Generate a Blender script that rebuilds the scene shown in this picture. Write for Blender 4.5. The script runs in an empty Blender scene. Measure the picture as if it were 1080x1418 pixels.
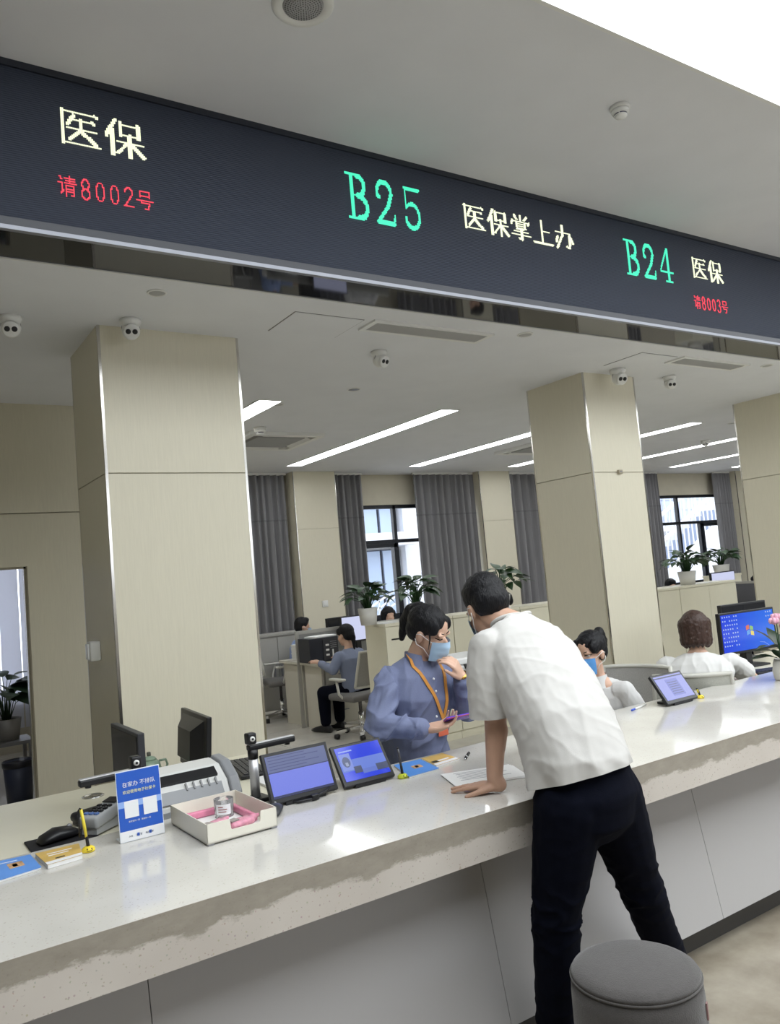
import bpy, bmesh, math, random
from mathutils import Vector, Matrix, Quaternion, noise
random.seed(7)
PI = math.pi
SC = bpy.context.scene
COL = SC.collection

# ------------------------------------------------------------------ camera
cam_d = bpy.data.cameras.new('camera')
cam_d.sensor_fit = 'HORIZONTAL'; cam_d.sensor_width = 36.0
cam_d.lens = 1113.84 * 36.0 / 1080.0
cam_d.clip_start = 0.05; cam_d.clip_end = 200
cam = bpy.data.objects.new('camera', cam_d); COL.objects.link(cam)
right = Vector((0.83254686, -0.5470908, -0.0869332))
down = Vector((-0.02933642, 0.11316792, -0.99314269))
fwd = Vector((0.55317728, 0.82938813, 0.07816791))
mw = Matrix.Identity(4)
for i in range(3):
    mw[i][0] = right[i]; mw[i][1] = -down[i]; mw[i][2] = -fwd[i]
mw[2][3] = 1.65
cam.matrix_world = mw
SC.camera = cam

# ------------------------------------------------------------------ world, light, exposure
world = bpy.data.worlds.new('world'); SC.world = world; world.use_nodes = True
bg = world.node_tree.nodes['Background']
bg.inputs[0].default_value = (0.86, 0.92, 1.0, 1); bg.inputs[1].default_value = 2.8
SC.view_settings.view_transform = 'Standard'; SC.view_settings.look = 'None'
SC.view_settings.gamma = 1.0; SC.view_settings.use_curve_mapping = False
SC.view_settings.exposure = 0.3
HALL_PANEL = 3.6        # luminous ceiling of the hall
STRIP_LIGHT = 9.0        # office strip lights

# ------------------------------------------------------------------ materials
MATS = {}
def mat(name, col, rough=0.5, metal=0.0, spec=0.5, emit=None, noise=None, bump=None, coat=0.0, trans=0.0, alpha=1.0, stretch=(1, 1, 1), sheen=0.0, ior=1.45):
    if name in MATS: return MATS[name]
    m = bpy.data.materials.new(name); m.use_nodes = True
    nt = m.node_tree; b = nt.nodes['Principled BSDF']
    c = (col[0], col[1], col[2], 1)
    b.inputs['Base Color'].default_value = c
    b.inputs['Roughness'].default_value = rough
    b.inputs['Metallic'].default_value = metal
    b.inputs['Specular IOR Level'].default_value = spec
    b.inputs['Coat Weight'].default_value = coat
    b.inputs['Transmission Weight'].default_value = trans
    b.inputs['Alpha'].default_value = alpha
    b.inputs['IOR'].default_value = ior
    b.inputs['Sheen Weight'].default_value = sheen
    if emit:
        b.inputs['Emission Color'].default_value = (emit[0][0], emit[0][1], emit[0][2], 1)
        b.inputs['Emission Strength'].default_value = emit[1]
    if noise or bump:
        tc = nt.nodes.new('ShaderNodeTexCoord'); mp = nt.nodes.new('ShaderNodeMapping')
        mp.inputs['Scale'].default_value = stretch
        nt.links.new(tc.outputs['Object'], mp.inputs['Vector'])
    if noise:
        sc, amt = noise
        n = nt.nodes.new('ShaderNodeTexNoise'); n.inputs['Scale'].default_value = sc; n.inputs['Detail'].default_value = 5
        nt.links.new(mp.outputs[0], n.inputs['Vector'])
        r = nt.nodes.new('ShaderNodeMapRange')
        r.inputs[1].default_value = 0.3; r.inputs[2].default_value = 0.7
        r.inputs[3].default_value = 1 - amt; r.inputs[4].default_value = 1 + amt
        nt.links.new(n.outputs['Fac'], r.inputs[0])
        mx = nt.nodes.new('ShaderNodeMix'); mx.data_type = 'RGBA'; mx.blend_type = 'MULTIPLY'
        mx.inputs[0].default_value = 1.0; mx.inputs[6].default_value = c
        nt.links.new(r.outputs[0], mx.inputs[7]); nt.links.new(mx.outputs[2], b.inputs['Base Color'])
    if bump:
        sc, st = bump
        n2 = nt.nodes.new('ShaderNodeTexNoise'); n2.inputs['Scale'].default_value = sc; n2.inputs['Detail'].default_value = 3
        nt.links.new(mp.outputs[0], n2.inputs['Vector'])
        bp = nt.nodes.new('ShaderNodeBump'); bp.inputs['Strength'].default_value = st; bp.inputs['Distance'].default_value = 0.01
        nt.links.new(n2.outputs['Fac'], bp.inputs['Height']); nt.links.new(bp.outputs[0], b.inputs['Normal'])
    MATS[name] = m
    return m

def S(r, g, b):      # sRGB 0-255 to linear
    f = lambda v: (v/255/12.92) if v/255 <= 0.04045 else ((v/255+0.055)/1.055)**2.4
    return (f(r), f(g), f(b))

WHITE_PLASTER = mat('ceiling_white', (0.76, 0.77, 0.80), 0.85, noise=(3, 0.02))
BEIGE = mat('beige_panel', S(216, 210, 190), 0.42, noise=(8, 0.03), stretch=(30, 30, 1.0), bump=None)
BEIGE_WALL = mat('beige_wall', S(204, 197, 178), 0.6, noise=(6, 0.03))
CREAM = mat('cream_laminate', S(226, 221, 200), 0.35, noise=(5, 0.02))
DESKGREY = mat('desk_grey_white', S(204, 200, 188), 0.4)
STEEL = mat('polished_trim', (0.62, 0.60, 0.56), 0.18, metal=1.0)
BLACK = mat('black_plastic', (0.012, 0.012, 0.014), 0.38)
DARKGREY = mat('dark_grey_plastic', (0.035, 0.036, 0.042), 0.45)
WHITEP = mat('white_plastic', (0.78, 0.78, 0.76), 0.35)
CHROME = mat('chrome', (0.75, 0.75, 0.76), 0.14, metal=1.0)
GREYP = mat('grey_plastic', (0.25, 0.25, 0.26), 0.4)
PAPER = mat('paper', (0.83, 0.83, 0.82), 0.7)

# ------------------------------------------------------------------ mesh helpers
class MB:
    def __init__(s): s.v = []; s.f = []; s.sm = []
    def add(s, vs, fs, smooth=False):
        o = len(s.v); s.v += [Vector(p) for p in vs]
        s.f += [tuple(i+o for i in f) for f in fs]; s.sm += [smooth]*len(fs); return s
    def box(s, x0, x1, y0, y1, z0, z1):
        vs = [(x, y, z) for z in (z0, z1) for y in (y0, y1) for x in (x0, x1)]
        return s.add(vs, [(0,2,3,1), (4,5,7,6), (0,1,5,4), (2,6,7,3), (0,4,6,2), (1,3,7,5)])
    def cbox(s, c, d, M=None):
        """centred box, optional matrix"""
        h = [k/2 for k in d]
        vs = [Vector((x, y, z)) for z in (-h[2], h[2]) for y in (-h[1], h[1]) for x in (-h[0], h[0])]
        if M is not None: vs = [M @ p for p in vs]
        vs = [p + Vector(c) for p in vs]
        return s.add(vs, [(0,2,3,1), (4,5,7,6), (0,1,5,4), (2,6,7,3), (0,4,6,2), (1,3,7,5)])
    def rbox(s, c, d, r=0.01, M=None, n=3):
        """box with edges rounded in all axes (superquadric corner spheres)"""
        h = Vector(d)/2; r = min(r, min(h)*0.99)
        bm = bmesh.new(); bmesh.ops.create_cube(bm, size=1)
        for v in bm.verts: v.co = Vector((v.co.x*d[0], v.co.y*d[1], v.co.z*d[2]))
        bmesh.ops.bevel(bm, geom=list(bm.edges)+list(bm.verts), offset=r, segments=n, profile=0.5, affect='EDGES')
        bm.verts.index_update()
        vs = [v.co.copy() for v in bm.verts]
        if M is not None: vs = [M @ p for p in vs]
        vs = [p + Vector(c) for p in vs]
        fs = [[v.index for v in f.verts] for f in bm.faces]; bm.free()
        return s.add(vs, fs, True)
    def lathe(s, prof, c=(0,0,0), n=24, M=None, sx=1, sy=1, smooth=True):
        vs = []; fs = []
        for (r, z) in prof:
            for k in range(n):
                a = 2*PI*k/n; vs.append(Vector((r*math.cos(a)*sx, r*math.sin(a)*sy, z)))
        for i in range(len(prof)-1):
            for k in range(n):
                fs.append((i*n+k, i*n+(k+1)%n, (i+1)*n+(k+1)%n, (i+1)*n+k))
        fs.append(tuple(range(n-1, -1, -1))); fs.append(tuple((len(prof)-1)*n+k for k in range(n)))
        if M is not None: vs = [M @ p for p in vs]
        vs = [p + Vector(c) for p in vs]
        return s.add(vs, fs, smooth)
    def tube(s, pts, r, n=8, smooth=True):
        pts = [Vector(p) for p in pts]
        rs = r if isinstance(r, (list, tuple)) else [r]*len(pts)
        vs = []; fs = []; up = None
        for i, p in enumerate(pts):
            t = (pts[min(i+1, len(pts)-1)] - pts[max(i-1, 0)]).normalized()
            if up is None:
                up = Vector((0,0,1)) if abs(t.z) < 0.9 else Vector((1,0,0))
            u = (up - t*up.dot(t)).normalized(); w = t.cross(u); up = u
            for k in range(n):
                a = 2*PI*k/n; vs.append(p + (u*math.cos(a) + w*math.sin(a))*rs[i])
        for i in range(len(pts)-1):
            for k in range(n):
                fs.append((i*n+k, i*n+(k+1)%n, (i+1)*n+(k+1)%n, (i+1)*n+k))
        fs.append(tuple(range(n-1, -1, -1))); fs.append(tuple((len(pts)-1)*n+k for k in range(n)))
        return s.add(vs, fs, smooth)
    def bar(s, a, b, w, h, up=(0,0,1)):
        """rectangular bar from a to b, width w (sideways), height h (along up)"""
        a = Vector(a); b = Vector(b); t = (b-a).normalized(); up = Vector(up)
        u = (up - t*up.dot(t)); u = u.normalized() if u.length > 1e-4 else Vector((1,0,0)); sd = t.cross(u)
        vs = [p + sd*x*w/2 + u*z*h/2 for p in (a, b) for x, z in ((-1,-1), (1,-1), (1,1), (-1,1))]
        return s.add(vs, [(0,1,2,3)[::-1], (4,5,6,7), (0,1,5,4), (1,2,6,5), (2,3,7,6), (3,0,4,7)])
    def prism(s, poly, d0, d1, fn):
        """extrude 2-D poly between depths d0,d1; fn(u,v,d)->point"""
        n = len(poly)
        vs = [fn(u, v, d0) for u, v in poly] + [fn(u, v, d1) for u, v in poly]
        fs = [tuple(range(n-1, -1, -1)), tuple(range(n, 2*n))] + [(i, (i+1)%n, n+(i+1)%n, n+i) for i in range(n)]
        return s.add(vs, fs)
    def sph(s, c, r, M=None, n=16, m=10):
        if not isinstance(r, (list, tuple)): r = (r, r, r)
        vs = []; fs = []
        vs.append(Vector((0,0,-r[2])))
        for i in range(1, m):
            a = -PI/2 + PI*i/m
            for k in range(n):
                b = 2*PI*k/n
                vs.append(Vector((r[0]*math.cos(a)*math.cos(b), r[1]*math.cos(a)*math.sin(b), r[2]*math.sin(a))))
        vs.append(Vector((0,0,r[2])))
        for k in range(n): fs.append((0, 1+(k+1)%n, 1+k))
        for i in range(m-2):
            for k in range(n):
                fs.append((1+i*n+k, 1+i*n+(k+1)%n, 1+(i+1)*n+(k+1)%n, 1+(i+1)*n+k))
        e = len(vs)-1
        for k in range(n): fs.append((e, 1+(m-2)*n+k, 1+(m-2)*n+(k+1)%n))
        if M is not None: vs = [M @ p for p in vs]
        vs = [p + Vector(c) for p in vs]
        return s.add(vs, fs, True)
    def cap(s, a, ra, b, rb, n=12):
        """rounded cone between two points"""
        a = Vector(a); b = Vector(b); t = (b-a)
        if t.length < 1e-6: return s.sph(a, max(ra, rb), n=n)
        t.normalize(); q = t.to_track_quat('Z', 'Y').to_matrix(); prof = []
        L = (b-a).length
        for i in range(0, 5):
            g = -PI/2 + PI/2*i/4; prof.append((max(ra*math.cos(g), 1e-4), ra*math.sin(g)))
        for i in range(0, 5):
            g = PI/2*i/4; prof.append((max(rb*math.cos(g), 1e-4), L + rb*math.sin(g)))
        return s.lathe(prof, a, n, q)
    def loft(s, secs, n=20, pw=2.0):
        """closed loft; section = (centre, u vector, v vector); superellipse power pw"""
        vs = []; fs = []
        for c, u, v in secs:
            c = Vector(c); u = Vector(u); v = Vector(v)
            for k in range(n):
                a = 2*PI*k/n; ca, sa = math.cos(a), math.sin(a)
                e = 2.0/pw
                vs.append(c + u*math.copysign(abs(ca)**e, ca) + v*math.copysign(abs(sa)**e, sa))
        for i in range(len(secs)-1):
            for k in range(n):
                fs.append((i*n+k, i*n+(k+1)%n, (i+1)*n+(k+1)%n, (i+1)*n+k))
        fs.append(tuple(range(n-1, -1, -1))); fs.append(tuple((len(secs)-1)*n+k for k in range(n)))
        return s.add(vs, fs, True)
    def grid(s, fn, nu, nv, smooth=True, closed=False):
        vs = [fn(i/(nu-1), j/(nv-1)) for j in range(nv) for i in range(nu)]
        fs = [(j*nu+i, j*nu+i+1, (j+1)*nu+i+1, (j+1)*nu+i) for j in range(nv-1) for i in range(nu-1)]
        return s.add(vs, fs, smooth)
    def xf(s, M): s.v = [M @ p for p in s.v]; return s
    def mesh(s, name):
        me = bpy.data.meshes.new(name); me.from_pydata([tuple(p) for p in s.v], [], s.f); me.update()
        me.polygons.foreach_set('use_smooth', s.sm)
        return me

def obj(name, mb, material, parent=None, world=False, kind=None):
    """one mesh object; world=True: vertices are in world space, stored relative to the parent"""
    me = mb if isinstance(mb, bpy.types.Mesh) else mb.mesh(name)
    if material is not None and not me.materials: me.materials.append(material)
    o = bpy.data.objects.new(name, me); COL.objects.link(o)
    if parent is not None:
        o.parent = parent
        if world:
            P = Matrix.Identity(4); q = parent
            chain = []
            while q is not None: chain.append(q); q = q.parent
            for q in reversed(chain): P = P @ q.matrix_basis
            me.transform(P.inverted())
    if kind: o['kind'] = kind
    return o
def thing(name, label, cat, loc=(0,0,0), rz=0, group=None):
    o = bpy.data.objects.new(name, None); COL.objects.link(o); o.empty_display_size = 0.1
    o.location = loc; o.rotation_euler = (0, 0, rz); o['label'] = label; o['category'] = cat
    if group: o['group'] = group
    return o
def tag(o, label, cat, group=None):
    o['label'] = label; o['category'] = cat
    if group: o['group'] = group
    return o
def struct(name, mb, m, label=None, parent=None):
    o = obj(name, mb, m, parent)
    if parent is None: o['kind'] = 'structure'
    if label: o['label'] = label
    return o
def sempty(name, label=None, loc=(0,0,0)):
    o = bpy.data.objects.new(name, None); COL.objects.link(o); o.location = loc; o['kind'] = 'structure'
    if label: o['label'] = label
    return o
def dup(root, loc, rz=None, label=None):
    r = root.copy(); COL.objects.link(r); r.location = loc
    if rz is not None: r.rotation_euler = (0, 0, rz)
    if label: r['label'] = label
    for ch in list(root.children):
        c = ch.copy(); COL.objects.link(c); c.parent = r
        for g in list(ch.children):
            d = g.copy(); COL.objects.link(d); d.parent = c
    return r
def bevel(o, w=0.003, seg=2):
    md = o.modifiers.new('bevel', 'BEVEL'); md.width = w; md.segments = seg; md.limit_method = 'ANGLE'; return o
def RZ(a): return Matrix.Rotation(a, 3, 'Z')
def RX(a): return Matrix.Rotation(a, 3, 'X')
def RY(a): return Matrix.Rotation(a, 3, 'Y')

# ================================================================== THE ROOM
ZC = 3.2       # office ceiling
ZH = 3.95      # hall ceiling
def floor_mat():
    m = bpy.data.materials.new('floor_mix'); m.use_nodes = True; nt = m.node_tree; b = nt.nodes['Principled BSDF']
    tc = nt.nodes.new('ShaderNodeTexCoord')
    n1 = nt.nodes.new('ShaderNodeTexNoise'); n1.inputs['Scale'].default_value = 2.2; n1.inputs['Detail'].default_value = 8; n1.inputs['Roughness'].default_value = 0.65
    nt.links.new(tc.outputs['Object'], n1.inputs['Vector'])
    cr = nt.nodes.new('ShaderNodeValToRGB'); e = cr.color_ramp.elements
    e[0].position = 0.32; e[0].color = (*S(118, 108, 93), 1); e[1].position = 0.66; e[1].color = (*S(164, 156, 141), 1)
    nt.links.new(n1.outputs['Fac'], cr.inputs[0]); nt.links.new(cr.outputs[0], b.inputs['Base Color'])
    b.inputs['Roughness'].default_value = 0.3
    return m
struct('floor', MB().box(-6, 22, -7, 2.9, -0.1, 0), floor_mat(), 'mottled brown grey polished concrete floor of the hall')
TILE = mat('office_tile', S(196, 192, 184), 0.22, noise=(4, 0.05))
office_floor = sempty('floor_office', 'pale grey polished floor tiles of the office')
_t = MB().box(-0.396, 0.396, -0.396, 0.396, -0.1, 0).mesh('floor_tile'); _t.materials.append(TILE)
for i in range(35):
    for j in range(10):
        x = -5.6+0.8*i; y = 3.3+0.8*j
        if not (1.2 < x < 7.2 and y > 3.0): continue
        o = bpy.data.objects.new('floor_tile', _t); COL.objects.link(o); o.parent = office_floor; o.location = (x, y, 0)
obj('grout_bed', MB().box(1.2, 7.2, 2.9, 10.3, -0.1, -0.003), mat('grout', S(120, 116, 108), 0.8), office_floor)
_rest = obj('far_floor', MB().box(-6, 1.2, 2.9, 10.3, -0.1, -0.001).box(7.2, 22, 2.9, 10.3, -0.1, -0.001), TILE, office_floor)

# office ceiling with the grooved access hatch, hall ceiling, luminous panel
struct('ceiling', MB().box(-6, 22, 3.77, 10.3, ZC, ZC+0.1), WHITE_PLASTER, 'white plaster ceiling over the office')
struct('ceiling_hall', MB().box(-6, 22, 2.18, 3.5, ZH, ZH+0.1).box(-6, -.4, -7, 2.18, ZH, ZH+.1).box(14, 22, -7, 2.18, ZH, ZH+.1).box(-.4, 14, -7, -1.2, ZH, ZH+.1), WHITE_PLASTER, 'white plaster ceiling over the hall')
PANEL_GLOW = mat('luminous_panel', (0.9, 0.9, 0.9), 0.6, emit=((0.92, 0.97, 1.0), HALL_PANEL))
lp = thing('ceiling_light_panel', 'large glowing white stretch ceiling panel at the upper right', 'ceiling light', (5, -0.9, ZH))
obj('diffuser', MB().box(-5.38, 8.98, -.28, 3.06, 0.04, 0.06), PANEL_GLOW, lp)
obj('frame', MB().box(-5.38, 8.98, 3.06, 3.08, -0.01, 0.06).box(-5.38, 8.98, -.3, -.28, -.01, .06).box(-5.4, -5.38, -.3, 3.08, -.01, .06).box(8.98, 9.0, -.3, 3.08, -.01, .06), WHITEP, lp)

struct('wall_front', MB().box(-6.1, -4, -7.1, -7, 0, ZH).box(17, 22, -7.1, -7, 0, ZH).box(-4, 3, -7.1, -7, 0, 3.8).box(3, 17, -7.1, -7, 0, 2.2).box(-4, 17, -7.1, -7, 3.8, ZH), BEIGE_WALL, 'beige front wall of the hall with an unseen opening cut to let in frontal light')  # opening behind the camera is sized to send daylight onto the column fronts
struct('wall_left', MB().box(-6.1, -6, -7, 10.4, 0, ZH), BEIGE_WALL, 'plain beige side wall of the hall')
struct('wall_right', MB().box(22, 22.1, -7, 10.4, 0, ZH), BEIGE_WALL, 'plain beige side wall at the far end')
struct('trim_1', MB().box(-6, 22, 3.5, 3.6, ZH-0.02, ZH+0.1), WHITE_PLASTER)

# cross wall on the left with the doorway (wall plane y = 6.56)
YW = 6.56
cw = sempty('wall_cross', 'shaded beige panelled wall with a doorway on the left')
G = 0.004
for (x0, x1, z0, z1) in ((1.15, 1.95, 0, 2.355-G), (-6, -0.15, 0, 2.355-G), (-6, -1.2, 2.355+G, ZC), (-1.2+G, 1.95, 2.355+G, ZC), (-0.15, 1.15, 2.03, 2.355-G)):
    obj('wall_panel', MB().box(x0, x1, YW, YW+0.03, z0, z1), BEIGE, cw)
obj('wall_core', MB().box(1.10, 1.95, YW+0.03, YW+0.15, 0, ZC).box(-6, -0.1, YW+.03, YW+.15, 0, ZC).box(-0.1, 1.10, YW+.03, YW+.15, 2.0, ZC), BEIGE_WALL, cw)
struct('wall_return', MB().box(1.85, 1.95, YW+0.15, 10.3, 0, ZC), BEIGE_WALL, 'beige wall behind the left column')
door = sempty('door_1', 'open doorway with pale beige frame on the left')
obj('door_frame', MB().box(1.06, 1.15, YW-0.015, YW+0.17, 0, 1.955).box(-0.15, -0.06, YW-.015, YW+.17, 0, 1.955).box(-0.15, 1.15, YW-.015, YW+.17, 1.955, 2.03), BEIGE, door)
obj('door_stop', MB().box(1.045, 1.06, YW+0.05, YW+0.12, 0, 1.955).box(-.06, 1.06, YW+.05, YW+.12, 1.94, 1.955), STEEL, door)

# back wall y = 10.3 with two windows (openings) and a side room window
YB = 10.3
WINS = [(6.15, 8.35, 0.95, 2.735), (12.95, 15.45, 0.95, 2.76), (0.1, 1.75, 0.6, 2.5)]
bw = MB()
xs = sorted(WINS)
x = -6
for (x0, x1, z0, z1) in xs:
    bw.box(x, x0, YB, YB+0.2, 0, ZC+0.1); bw.box(x0, x1, YB, YB+0.2, 0, z0); bw.box(x0, x1, YB, YB+0.2, z1, ZC+0.1); x = x1
bw.box(x, 22, YB, YB+0.2, 0, ZC+0.1)
wall_back = struct('wall_back', bw, BEIGE_WALL, 'beige far wall of the office with windows')
FRAME = mat('dark_window_frame', (0.012, 0.014, 0.02), 0.35)
GLASS = mat('window_glass', (1, 1, 1), 0.0, trans=1.0, ior=1.02)
def window(n, x0, x1, z0, z1, mull, tz, extra, label, low=()):
    w = sempty('window_%d' % n, label, (0, YB+0.08, 0))
    t = 0.055
    fr = MB().box(x0, x1, -0.03, 0.04, z1-t, z1).box(x0, x1, -0.03, .04, z0, z0+t).box(x0, x0+t, -.03, .04, z0, z1).box(x1-t, x1, -.03, .04, z0, z1)
    obj('window_frame', fr, FRAME, w)
    for mx in mull: obj('mullion', MB().box(mx-t/2, mx+t/2, -0.03, 0.04, z0, z1), FRAME, w)
    for mx in low: obj('mullion', MB().box(mx-t/2, mx+t/2, -0.03, 0.04, z0, tz-t/2), FRAME, w)
    if tz: obj('transom', MB().box(x0, x1, -0.028, 0.038, tz-t/2, tz+t/2), FRAME, w)
    for (a, b) in extra:   # opening casements below the transom
        s = 0.06
        cs = obj('casement', MB().box(a, a+s, -.05, .045, z0+t, tz-.03).box(b-s, b, -.05, .045, z0+t, tz-.03).box(a, b, -.05, .045, z0+t, z0+t+s).box(a, b, -.05, .045, tz-.03-s, tz-.03), FRAME, w)
        obj('window_handle', MB().box(a+.015, a+.04, -.1, -.05, 1.45, 1.5).box(a+.018, a+.037, -.1, -.085, 1.36, 1.5), BLACK, cs)
    ex = [x0] + list(mull) + [x1]
    for a, b in zip(ex[:-1], ex[1:]):
        if tz:
            obj('pane', MB().box(a, b, 0.0, 0.006, tz, z1), GLASS, w); obj('pane', MB().box(a, b, 0.0, 0.006, z0, tz), GLASS, w)
        else: obj('pane', MB().box(a, b, 0.0, 0.006, z0, z1), GLASS, w)
    obj('window_sill', MB().box(x0-.05, x1+.05, -0.22, -0.03, z0-.03, z0), mat('sill_stone', S(190, 190, 195), 0.25), w)
window(1, *WINS[0], (6.98, 7.75), 2.17, ((6.20, 6.97),), 'dark framed window behind the blue shirted woman')
window(2, *WINS[1], (13.92,), 2.19, ((14.62, 15.40),), 'dark framed window at right looking onto outdoor stairs', low=(14.6,))
window(3, *WINS[2], (), None, (), 'bright window of the side room beyond the doorway')
# wall pillars with panels and metal edge trims
def wall_pillar(x0, x1, lab):
    p = sempty('wall_pillar', lab, (x0, 9.95, 0)); w = x1-x0
    obj('pillar_core', MB().box(0.01, w-.01, 0.012, 0.35, 0, ZC), BEIGE_WALL, p)
    obj('panel', MB().box(0.008, w-.008, 0, .012, 0, 2.385), BEIGE, p)
    obj('panel', MB().box(0.008, w-.008, 0, .012, 2.392, ZC), BEIGE, p)
    for xx in (0, w-.008): obj('edge_trim', MB().box(xx, xx+.008, -.003, .012, 0, ZC), STEEL, p)
    for xx in (0, w-.012):
        obj('side_panel', MB().box(xx, xx+.012, .012, .35, 0, 2.385), BEIGE, p); obj('side_panel', MB().box(xx, xx+.012, .012, .35, 2.392, ZC), BEIGE, p)
wall_pillar(5.07, 5.74, 'beige wall pillar with a light switch between curtains')
wall_pillar(8.42, 9.08, 'beige wall pillar behind the man in the white shirt')
wall_pillar(15.4, 16.1, 'beige wall pillar right of the right window')

# freestanding columns clad in panels with polished corner trims
def column(x0, x1, y0, y1, lab):
    c = thing('column', lab, 'column', ((x0+x1)/2, (y0+y1)/2, 0), group='beige columns behind the counter')
    w = (x1-x0)/2; d = (y1-y0)/2; t = 0.018
    obj('core', MB().box(-w+t, w-t, -d+t, d-t, 0, ZC), BEIGE_WALL, c)
    for z0, z1 in ((0, 2.349), (2.355, ZC)):
        obj('panel', MB().box(-w+.012, w-.012, -d, -d+t, z0, z1), BEIGE, c)
        obj('panel', MB().box(-w+.012, w-.012, d-t, d, z0, z1), BEIGE, c)
        obj('panel', MB().box(-w, -w+t, -d+.012, d-.012, z0, z1), BEIGE, c)
        obj('panel', MB().box(w-t, w, -d+.012, d-.012, z0, z1), BEIGE, c)
    for sx in (-1, 1):
        for sy in (-1, 1):
            a, b = sorted((sx*(w+.001), sx*(w-.014))); e, f = sorted((sy*(d+.001), sy*(d-.014)))
            obj('corner_trim', MB().box(a, b, e, f, 0, ZC), STEEL, c)
    return c
column(1.165, 2.013, 4.555, 5.235, 'wide beige panelled column at left with polished corner strips')
column(5.10, 5.745, 4.575, 5.255, 'beige panelled column in the middle behind the seated masked woman')
column(8.135, 8.79, 4.60, 5.19, 'beige panelled column at the right edge of the picture')

# ================================================================== LED SIGN
YL = 3.47
led = thing('led_sign', 'long dark LED call board spanning the counter', 'sign', (3.0, YL, ZC))
def led_mat():
    m = bpy.data.materials.new('led_screen'); m.use_nodes = True; nt = m.node_tree; b = nt.nodes['Principled BSDF']
    b.inputs['Base Color'].default_value = (*S(36, 44, 62), 1); b.inputs['Roughness'].default_value = 0.55
    tc = nt.nodes.new('ShaderNodeTexCoord'); w = nt.nodes.new('ShaderNodeTexWave'); w.bands_direction = 'Z'; w.inputs['Scale'].default_value = 33
    nt.links.new(tc.outputs['Object'], w.inputs['Vector'])
    bp = nt.nodes.new('ShaderNodeBump'); bp.inputs['Strength'].default_value = 0.4; bp.inputs['Distance'].default_value = 0.004
    nt.links.new(w.outputs['Fac'], bp.inputs['Height']); nt.links.new(bp.outputs[0], b.inputs['Normal'])
    return m
obj('housing', MB().box(-9, 19, 0.03, 0.29, 0.012, 0.75), BLACK, led)
scr = obj('screen', MB().box(-9, 19, 0.012, 0.03, 0.055, 0.72), led_mat(), led)
obj('top_frame', MB().box(-9, 19, 0.0, 0.03, 0.72, 0.75), mat('led_frame_dark', S(38, 42, 52), 0.4), led)
obj('bottom_frame', MB().box(-9, 19, 0.0, 0.03, 0.016, 0.055), mat('led_frame_grey', S(62, 64, 72), 0.35), led)
obj('silver_trim', MB().box(-9, 19, -0.006, 0.02, 0.0, 0.018), mat('brushed_trim', (0.30, 0.31, 0.35), 0.45, metal=0.6), led)
obj('mirror_soffit', MB().box(-9, 19, 0.02, 0.297, 0.0, 0.012), mat('black_mirror', (0.05, 0.052, 0.06), 0.04, metal=0.75, spec=0.6), led)
obj('edge_bead', MB().box(-9, 19, 0.294, 0.304, -0.006, 0.012), WHITEP, led)
# dot-matrix characters: strokes (x0,y0,x1,y1,half width) on a unit box, y up, drawn as lit dots
def H(x0, y, x1, w=0.010): return (x0, y, x1, y, w)
def V(x, y0, y1, w=0.034): return (x, y0, x, y1, w)
GL = {
 '医': [H(.06,.92,.90), V(.10,.06,.92,.04), H(.10,.07,.95), (.36,.84,.22,.58,.035), H(.32,.72,.82), H(.20,.50,.90), V(.52,.44,.72,.045), (.52,.46,.24,.16,.03), (.55,.42,.84,.14,.045), (.84,.93,.90,.90,.03), (.78,.74,.82,.71,.03)],
 '保': [(.28,.98,.05,.52,.04), V(.20,.02,.70,.045), V(.40,.58,.92,.042), H(.40,.90,.86), V(.84,.58,.92,.042), H(.40,.60,.84), V(.62,.0,.60,.045), H(.32,.42,.97), (.60,.42,.30,.08,.03), (.65,.40,.95,.08,.045)],
 '掌': [V(.50,.80,.98,.04), (.22,.96,.32,.84,.035), (.80,.96,.68,.84,.035), H(.10,.76,.92), (.10,.76,.06,.64,.03), (.92,.76,.86,.66,.03), V(.30,.54,.68,.04), H(.30,.67,.70), V(.70,.54,.68,.04), H(.30,.55,.70), (.76,.48,.28,.44,.025), H(.16,.34,.84), H(.03,.20,.97), V(.52,.06,.46,.045), (.52,.04,.40,.08,.03)],
 '上': [V(.46,.08,.96,.045), H(.46,.58,.84), H(.03,.07,.97,.026)],
 '办': [H(.08,.68,.84), (.44,.98,.44,.60,.045), (.44,.60,.12,.04,.035), (.82,.68,.78,.14,.045), (.78,.08,.64,.14,.03), (.18,.50,.10,.30,.045), (.86,.52,.97,.32,.045)],
 '请': [(.08,.96,.18,.84,.03), H(.02,.62,.20,.03), (.18,.62,.18,.16,.03), (.16,.14,.30,.28,.03), H(.38,.88,.96,.03), H(.42,.76,.92,.03), H(.34,.64,1.0,.03), V(.66,.64,.99,.03), V(.46,.02,.52,.03), H(.46,.52,.88,.03), V(.86,.04,.52,.03), H(.46,.38,.86,.03), H(.46,.25,.86,.03), (.86,.04,.74,.06,.03)],
 '号': [V(.24,.66,.95,.03), H(.24,.94,.76,.03), V(.76,.66,.95,.03), H(.24,.68,.76,.03), H(.02,.50,.98,.03), (.32,.50,.26,.34,.03), H(.26,.33,.78,.03), (.77,.34,.72,.06,.03), (.70,.05,.52,.08,.03)],
}
def arc(cx, cy, rx, ry, a0, a1, w, n=14):
    p = [(cx+rx*math.cos(math.radians(a0+(a1-a0)*i/n)), cy+ry*math.sin(math.radians(a0+(a1-a0)*i/n))) for i in range(n+1)]
    return [(*p[i], *p[i+1], w if not isinstance(w, tuple) else w[0]+(w[1]-w[0])*i/n) for i in range(n)]
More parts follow.
